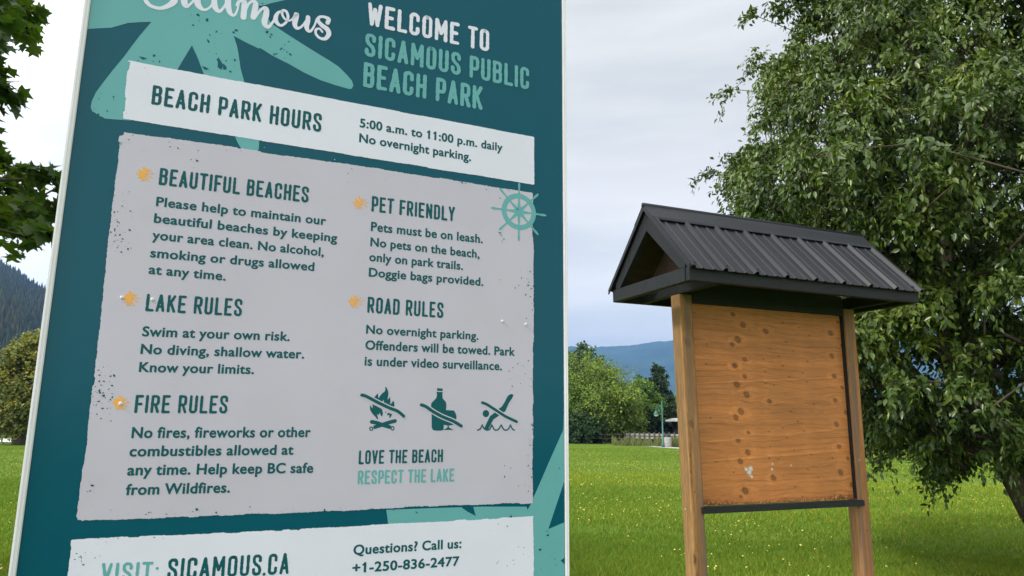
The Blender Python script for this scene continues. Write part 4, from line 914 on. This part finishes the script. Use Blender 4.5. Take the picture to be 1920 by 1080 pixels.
# white hours panel
hp_ = Ink(6); hp_.poly(rough_edge([(239, 112), (1002.5, 256.5), (1002.5, 347.5), (227, 222.5)], .003, .004, .004, 3, [.0022, .0045, .003, .0065])); hpo = hp_.build('hours_panel', m_white, board)
mp2 = Ink(6); mp2.poly(rough_edge([(221, 264), (224, 251), (233, 246.5), (330, 259), (440, 274), (560, 294), (700, 313), (850, 336), (1001, 361), (1002, 560), (1001, 760), (1000, 946), (850, 949), (700, 957), (500, 966), (300, 974), (150, 978.5), (141, 977), (140, 968), (154, 870), (172, 720), (190, 560), (210, 370)], .006, .004, 0, 8)); mpo = mp2.build('rules_panel', m_grey, board)
bp2 = Ink(6); bp2.poly(rough_edge([(132, 1010), (560, 990), (1001, 966), (1003, 1250), (95, 1330)], .0045, .004, .003, 5)); bpo = bp2.build('contact_panel', m_white, board)
sk = Ink(8); specks(sk, [(205, 355, 250, 475, 34), (208, 370, 232, 465, 24), (172, 680, 215, 790, 60), (222, 252, 250, 275, 7), (270, 262, 470, 285, 16), (145, 955, 330, 972, 14), (320, 955, 560, 966, 14), (155, 880, 175, 950, 6), (640, 315, 990, 352, 12), (910, 345, 1000, 400, 12), (935, 430, 1000, 560, 24), (985, 520, 1000, 600, 16), (950, 670, 1000, 730, 18), (988, 780, 1000, 945, 30), (940, 870, 1000, 940, 8), (460, 950, 880, 962, 10), (350, 290, 370, 325, 4)], rs_, .0023); sk.build('worn_specks', m_ink, mpo)
sk = Ink(8); specks(sk, [(975, 260, 1000, 345, 16), (240, 120, 330, 140, 12), (700, 200, 990, 270, 10), (230, 200, 260, 225, 6), (440, 240, 700, 300, 6)], rs_, .0013); sk.build('worn_specks', m_grey, hpo)
sk = Ink(8); specks(sk, [(135, 1035, 190, 1060, 24), (140, 1005, 320, 1025, 12), (930, 980, 1000, 1075, 24), (915, 993, 921, 996, 2)], rs_, .0014); sk.build('worn_specks', m_ink, bpo)
# lettering
heading('WELCOME TO', (688, 47), (917, 98), (685, 2), (915, 56), 'title_lettering', m_white, board, 7, .075)
heading('SICAMOUS PUBLIC', (683, 105), (992, 169), (682, 60), (991, 127), 'title_lettering', m_aqua, board, 7, .075)
heading('BEACH PARK', (680, 163), (904, 207), (680, 115), (903, 162), 'title_lettering', m_aqua, board, 7, .075)
heading('BEACH PARK HOURS', (283, 196), (602, 249), (287, 159), (603, 213), 'heading_lettering', m_ink, hpo, 9)
heading('BEAUTIFUL BEACHES', (297, 347), (578, 381), (299, 314), (579, 350), 'heading_lettering', m_ink, mpo, 9)
heading('LAKE RULES', (272, 584), (453, 594), (274, 550), (454, 560), 'heading_lettering', m_ink, mpo, 9)
heading('FIRE RULES', (251, 775), (426, 776), (254, 740), (427, 741), 'heading_lettering', m_ink, mpo, 9)
heading('PET FRIENDLY', (696, 397), (852, 416), (696.5, 367), (852, 388), 'heading_lettering', m_ink, mpo, 9)
heading('ROAD RULES', (688, 587), (831, 597), (689, 556), (831, 567), 'heading_lettering', m_ink, mpo, 9)
heading('LOVE THE BEACH', (672, 871), (830, 867), (673, 844), (830, 842), 'heading_lettering', m_ink, mpo, 9, .075)
heading('RESPECT THE LAKE', (670, 909), (851, 903), (671, 882), (851, 878), 'heading_lettering', m_aqua, mpo, 9, .075)
heading('VISIT:', (187, 1094), (296, 1092), (191, 1055), (297, 1052), 'heading_lettering', m_aqua, bpo, 9)
heading('SICAMOUS.CA', (312, 1088), (541, 1077), (316, 1047), (541, 1036), 'heading_lettering', m_ink, bpo, 9)
TX = [('5:00 a.m. to 11:00 p.m. daily', (674, 238), (942, 284), (674.5, 223), hpo), ('No overnight parking.', (673, 266), (883, 302), (673.5, 251), hpo),
 ('Please help to maintain our', (292, 386), (611, 422), (293.5, 370), mpo), ('beautiful beaches by keeping', (288, 417), (632, 454), (289.5, 401), mpo), ('your area clean. No alcohol,', (285, 448.5), (607, 480.5), (287, 432.5), mpo),
 ('smoking or drugs allowed', (281, 482), (589, 508), (283, 466), mpo), ('at any time.', (278, 513), (423, 526), (280, 497), mpo),
 ('Swim at your own risk.', (266, 630), (543, 639), (267, 613), mpo), ('No diving, shallow water.', (263, 663), (570, 672), (264, 646), mpo), ('Know your limits.', (260, 697), (476, 701), (261, 680), mpo),
 ('No fires, fireworks or other', (246, 821), (582, 819), (247, 802), mpo), ('combustibles allowed at', (242, 855.5), (550, 852), (243.5, 837), mpo), ('any time. Help keep BC safe', (238, 891), (587, 886), (239.5, 872), mpo), ('from Wildfires.', (235, 928), (431, 923), (237, 909), mpo),
 ('Pets must be on leash.', (695, 432.5), (905, 456), (696, 417), mpo), ('No pets on the beach,', (694, 461), (899, 484), (694.5, 446), mpo), ('only on park trails.', (692, 489), (868, 506), (692.5, 474), mpo), ('Doggie bags provided.', (691, 518), (906, 536), (691.5, 503), mpo),
 ('No overnight parking.', (686, 625), (897, 637), (686.5, 610), mpo), ('Offenders will be towed. Park', (684.5, 655), (965, 667), (685, 639), mpo), ('is under video surveillance.', (683, 685), (941, 694), (683.5, 669), mpo),
 ('Questions? Call us:', (662, 1040), (865, 1027), (662.5, 1023), bpo), ('+1-250-836-2477', (660, 1074), (861, 1060), (660.5, 1057), bpo)]
for t_, a, b, c_p, par_ in TX: textline(t_, a, b, c_p, 'text_lettering', m_ink, par_, 9)
# script logo: strokes traced through the visible part and completed above the frame
lg = Ink(7)
def scr(pts, ws, k=8):
    P_ = catmull([S(*p) for p in pts], k); W_ = np.interp(np.linspace(0, len(ws) - 1, len(P_)), range(len(ws)), ws) * .00118; lg.ribbon(P_, W_)
def z1(x, y): return (250 + x / 9.6, y / 9.6)
def z2(x, y): return (430 + x / 6, y / 6)
scr([z1(700, -420), z1(560, -560), z1(330, -520), z1(280, -380), z1(480, -240), z1(700, -110), z1(735, 10), z1(650, 95), z1(490, 150), z1(330, 115), z1(235, 30), z1(215, -60), z1(270, -150)], [2.5, 2.5, 3, 3.5, 4, 5, 6.5, 5, 3.5, 3.5, 4, 3.5, 2.5])
scr([z1(925, -210), z1(915, -80), z1(920, 60), z1(955, 115), z1(1015, 85), z1(1085, 10), z1(1140, -80)], [5.5, 6, 6, 4, 2.4, 2, 2])
scr([z1(915, -330), z1(925, -325)], [5.5, 5.5])
scr([z1(1390, -190), z1(1270, -240), z1(1170, -150), z1(1150, 10), z1(1180, 110), z1(1270, 178), z1(1370, 140), z1(1440, 40), z1(1500, -40)], [3, 2.5, 4, 6.5, 6, 2.6, 2, 2, 2])
scr([z1(1710, -170), z1(1560, -190), z1(1470, -60), z1(1465, 110), z1(1540, 205), z1(1630, 130), z1(1700, -30), z1(1725, -180)], [2.4, 2.6, 4.5, 6.3, 3.6, 2.2, 2, 2.4])
scr([z1(1730, -180), z1(1705, 0), z1(1710, 130), z1(1745, 240), z1(1810, 280), z1(1865, 200), z1(1905, 40), z1(1960, -20)], [5, 6, 6, 4.6, 2.4, 2, 2, 2.2])
scr([z2(80, 60), z2(110, 15), z2(165, 20), z2(168, 90), z2(158, 195)], [2, 2.6, 5.2, 5.8, 5.8])
scr([z2(185, 120), z2(215, 50), z2(262, 15), z2(295, 40), z2(285, 120), z2(270, 195)], [2, 2.4, 3, 5.2, 5.8, 5.8])
scr([z2(300, 190), z2(330, 140), z2(375, 98), z2(412, 100), z2(415, 160), z2(395, 240), z2(405, 285), z2(440, 305), z2(475, 268), z2(500, 230), z2(515, 190), z2(560, 135)], [2, 2.4, 3, 5.4, 6, 6, 5, 3.4, 2.6, 2.2, 2.2, 2.2])
scr([z2(585, 130), z2(548, 145), z2(522, 195), z2(530, 250), z2(580, 288), z2(640, 250), z2(660, 190), z2(640, 130), z2(600, 120), z2(595, 165), z2(625, 215), z2(670, 235), z2(705, 220)], [2.6, 3, 4.6, 4.6, 2.8, 2.4, 3, 3, 2.8, 2.6, 2.2, 2, 2])
scr([z2(705, 225), z2(730, 190), z2(755, 160), z2(748, 210), z2(735, 270), z2(755, 315), z2(795, 312), z2(835, 275), z2(868, 225)], [2, 2.6, 5, 5.4, 5.2, 4, 2.6, 2.2, 2])
scr([z2(885, 195), z2(882, 240), z2(868, 300), z2(885, 345), z2(915, 350), z2(945, 310), z2(965, 270), z2(985, 215), z2(1020, 195)], [4.6, 5, 5.2, 4, 2.6, 2.2, 2, 2.2, 2.6])
scr([z2(1105, 258), z2(1115, 215), z2(1060, 190), z2(1010, 195), z2(1000, 235), z2(1040, 285), z2(1100, 330), z2(1118, 385), z2(1080, 435), z2(1020, 430), z2(975, 385), z2(975, 335), z2(1015, 325), z2(1045, 360)], [4.6, 4.6, 3, 3, 4, 5, 5.6, 5.2, 4, 3, 2.8, 2.6, 2.4, 2.2])
lg.build('logo_lettering', m_white, board)
# orange asterisk flowers
def flower(px, py, s=1.0, name='flower_mark'):
    ink = Ink(9); PET = [(96, 15, 3.0), (62, 12.5, 1.7), (38, 15, 1.3), (8, 18.5, 1.2), (-22, 17, 1.3), (-62, 15, 1.5), (-88, 14, 1.3), (-118, 14.5, 2.4), (-152, 13, 2.6), (172, 16, 2.8), (140, 14, 2.8)]
    for an, ln, wd in PET:
        a_ = R(an); d_ = (math.cos(a_), -math.sin(a_)); P_ = [S(px + d_[0] * ln * s * t, py + d_[1] * ln * s * t) for t in (0, .35, .6, .8, .95)]
        ink.ribbon(P_, [wd * k_ * .00104 * s for k_ in (.3, .6, 1.0, 1.05, .4)])
    return ink.build(name, m_orange, mpo)
for fx, fy in ((271.5, 327), (245, 560.5), (226, 756), (675, 381), (666, 566)): flower(fx, fy, 1.0 if fx < 400 else .9)
# ship's wheel
wc = np.array(S(972.9, 397)); rad_o = abs(S(972.9, 363)[1] - wc[1]) * 1.0; ink = Ink(9)
ink.ribbon([wc + rad_o * .86 * np.array([math.cos(t), math.sin(t)]) for t in np.linspace(0, math.tau, 49)], rad_o * .135, caps=False)
for k in range(8):
    a_ = k * math.pi / 4; d_ = np.array([math.sin(a_), math.cos(a_)])
    ink.ribbon([wc + d_ * rad_o * t for t in (0, .3, .6, .9)], [rad_o * h_ for h_ in (.13, .09, .05, .055)], caps=False)
    ink.ribbon([wc + d_ * rad_o * t for t in (.92, 1.08, 1.25, 1.42, 1.56)], [rad_o * h_ for h_ in (.09, .045, .05, .07, .05)])
ink.poly([wc + rad_o * .17 * np.array([math.cos(t), math.sin(t)]) for t in np.linspace(0, math.tau, 16, endpoint=False)])
ink.build('ship_wheel_mark', m_aqua, mpo)
# pictograms
def pic(name, ox, oy, scl, polys, ribs, slash, sw):
    halo, dk_ = Ink(11), Ink(13); base_ = Ink(9)
    mpx = lambda p: S(ox + p[0] / scl, oy + p[1] / scl)
    for p in polys: base_.poly([mpx(q) for q in p])
    for p, w_2 in ribs: base_.ribbon(catmull([mpx(q) for q in p], 5), w_2 / scl / 2 * .00122)
    o = base_.build(name, m_ink, mpo)
    P_ = catmull([mpx(q) for q in slash], 5); halo.ribbon(P_, (sw / 2 + 20) / scl * .00122); dk_.ribbon(P_, sw / 2 / scl * .00122)
    halo.build('slash_border', m_grey, o); dk_.build('slash', m_ink, o)
circ = lambda cx_, cy_, rx, ry, n_=18: [(cx_ + rx * math.cos(t), cy_ + ry * math.sin(t)) for t in np.linspace(0, math.tau, n_, endpoint=False)]
pic('no_fires_mark', 660, 710, 9.817,
    [[(403, 352), (475, 268), (486, 362), (520, 310), (560, 265), (600, 235), (610, 195), (612, 152), (625, 150), (645, 185), (665, 235), (667, 300), (652, 385), (675, 365), (692, 330), (708, 400), (700, 478), (735, 440), (755, 403), (775, 440), (780, 490), (772, 548), (690, 540), (640, 500), (580, 458), (585, 385), (548, 430), (480, 450)],
     [(372, 470), (450, 505), (550, 560), (568, 640), (555, 690), (535, 690), (505, 620), (495, 672), (460, 650), (480, 740), (465, 752), (440, 715), (370, 640), (335, 580), (325, 530), (335, 482), (350, 520), (380, 545)],
     [(605, 605), (640, 615), (612, 632)], [(660, 625), (738, 655), (710, 710), (680, 725), (690, 680), (665, 665), (650, 678), (640, 665)]],
    [([(362, 795), (450, 812), (560, 850), (690, 890)], 72), ([(790, 778), (700, 800), (560, 845), (420, 890)], 72), (circ(352, 920, 26, 30) + [(378, 920)], 20), (circ(745, 912, 27, 32) + [(772, 912)], 20)],
    [(178, 302), (260, 325), (430, 415), (560, 480), (700, 545), (840, 600), (950, 692)], 62)
pic('no_alcohol_mark', 770, 710, 9.143,
    [[(452, 162), (548, 170), (545, 212), (450, 206)],
     [(440, 225), (548, 230), (540, 270), (548, 340), (600, 395), (612, 450), (603, 538), (740, 545), (772, 600), (785, 660), (775, 720), (740, 785), (690, 800), (650, 803), (600, 797), (566, 790), (560, 878), (520, 890), (440, 892), (380, 880), (358, 830), (357, 612), (347, 480), (352, 420), (400, 370), (435, 335), (450, 280)],
     [(635, 790), (645, 790), (655, 838), (735, 878), (560, 878), (628, 838)]], [],
    [(180, 450), (260, 480), (400, 575), (560, 660), (720, 725), (865, 812)], 60)
pic('no_diving_mark', 770, 710, 9.143,
    [circ(1288, 598, 56, 62), [(1500, 520), (1560, 480), (1610, 400), (1660, 300), (1700, 268), (1740, 262), (1760, 285), (1740, 330), (1680, 420), (1620, 560), (1595, 572), (1510, 635), (1415, 700), (1370, 790), (1330, 865), (1290, 880), (1262, 845), (1300, 760), (1360, 640), (1430, 590)]],
    [([(1145, 882), (1190, 860), (1225, 793)], 27), ([(1225, 793), (1262, 860), (1310, 880), (1355, 860), (1388, 793)], 27), ([(1388, 793), (1430, 868), (1465, 882), (1505, 865), (1550, 793)], 27), ([(1550, 793), (1590, 865), (1630, 882), (1675, 860), (1708, 793)], 27), ([(1708, 793), (1740, 860), (1775, 882)], 27)],
    [(1225, 412), (1300, 440), (1450, 535), (1620, 645), (1815, 738)], 54)
# rivets
for rx, ry in ((229, 558), (286, 562), (942, 602.5), (986, 608.5), (226, 757)):
    u_, z_2 = S(rx, ry); bm = bmesh.new(); add_tube(bm, [(u_, -.0005, z_2), (u_, -.0022, z_2), (u_, -.0032, z_2)], [.0040, .0038, .0025], 14); ro = bm_obj('rivet', bm, m_white if rx == 226 else m_alu, board, False)
    bm = bmesh.new(); add_tube(bm, [(u_, -.0030, z_2), (u_, -.0037, z_2)], [.0016, .0016], 8); bm_obj('pin', bm, m_galv, ro)


# ------------------------------------------------------------------ haze: the air between here and the mountains
hb = bmesh.new(); add_box(hb, (-6000, -300, -3), (6000, 5700, 640))
mh = bpy.data.materials.new('haze_air'); mh.use_nodes = True; mh.node_tree.nodes.clear()
ho = mh.node_tree.nodes.new('ShaderNodeOutputMaterial'); hp = mh.node_tree.nodes.new('ShaderNodeVolumePrincipled')
hp.inputs['Density'].default_value = 0.00019; hp.inputs['Color'].default_value = (0.20, 0.47, 1.0, 1); hp.inputs['Anisotropy'].default_value = 0.2
mh.node_tree.links.new(hp.outputs[0], ho.inputs['Volume'])
tag(bm_obj('haze', hb, mh), 'thin blue air haze filling the valley before the mountain', 'haze', kind='stuff')
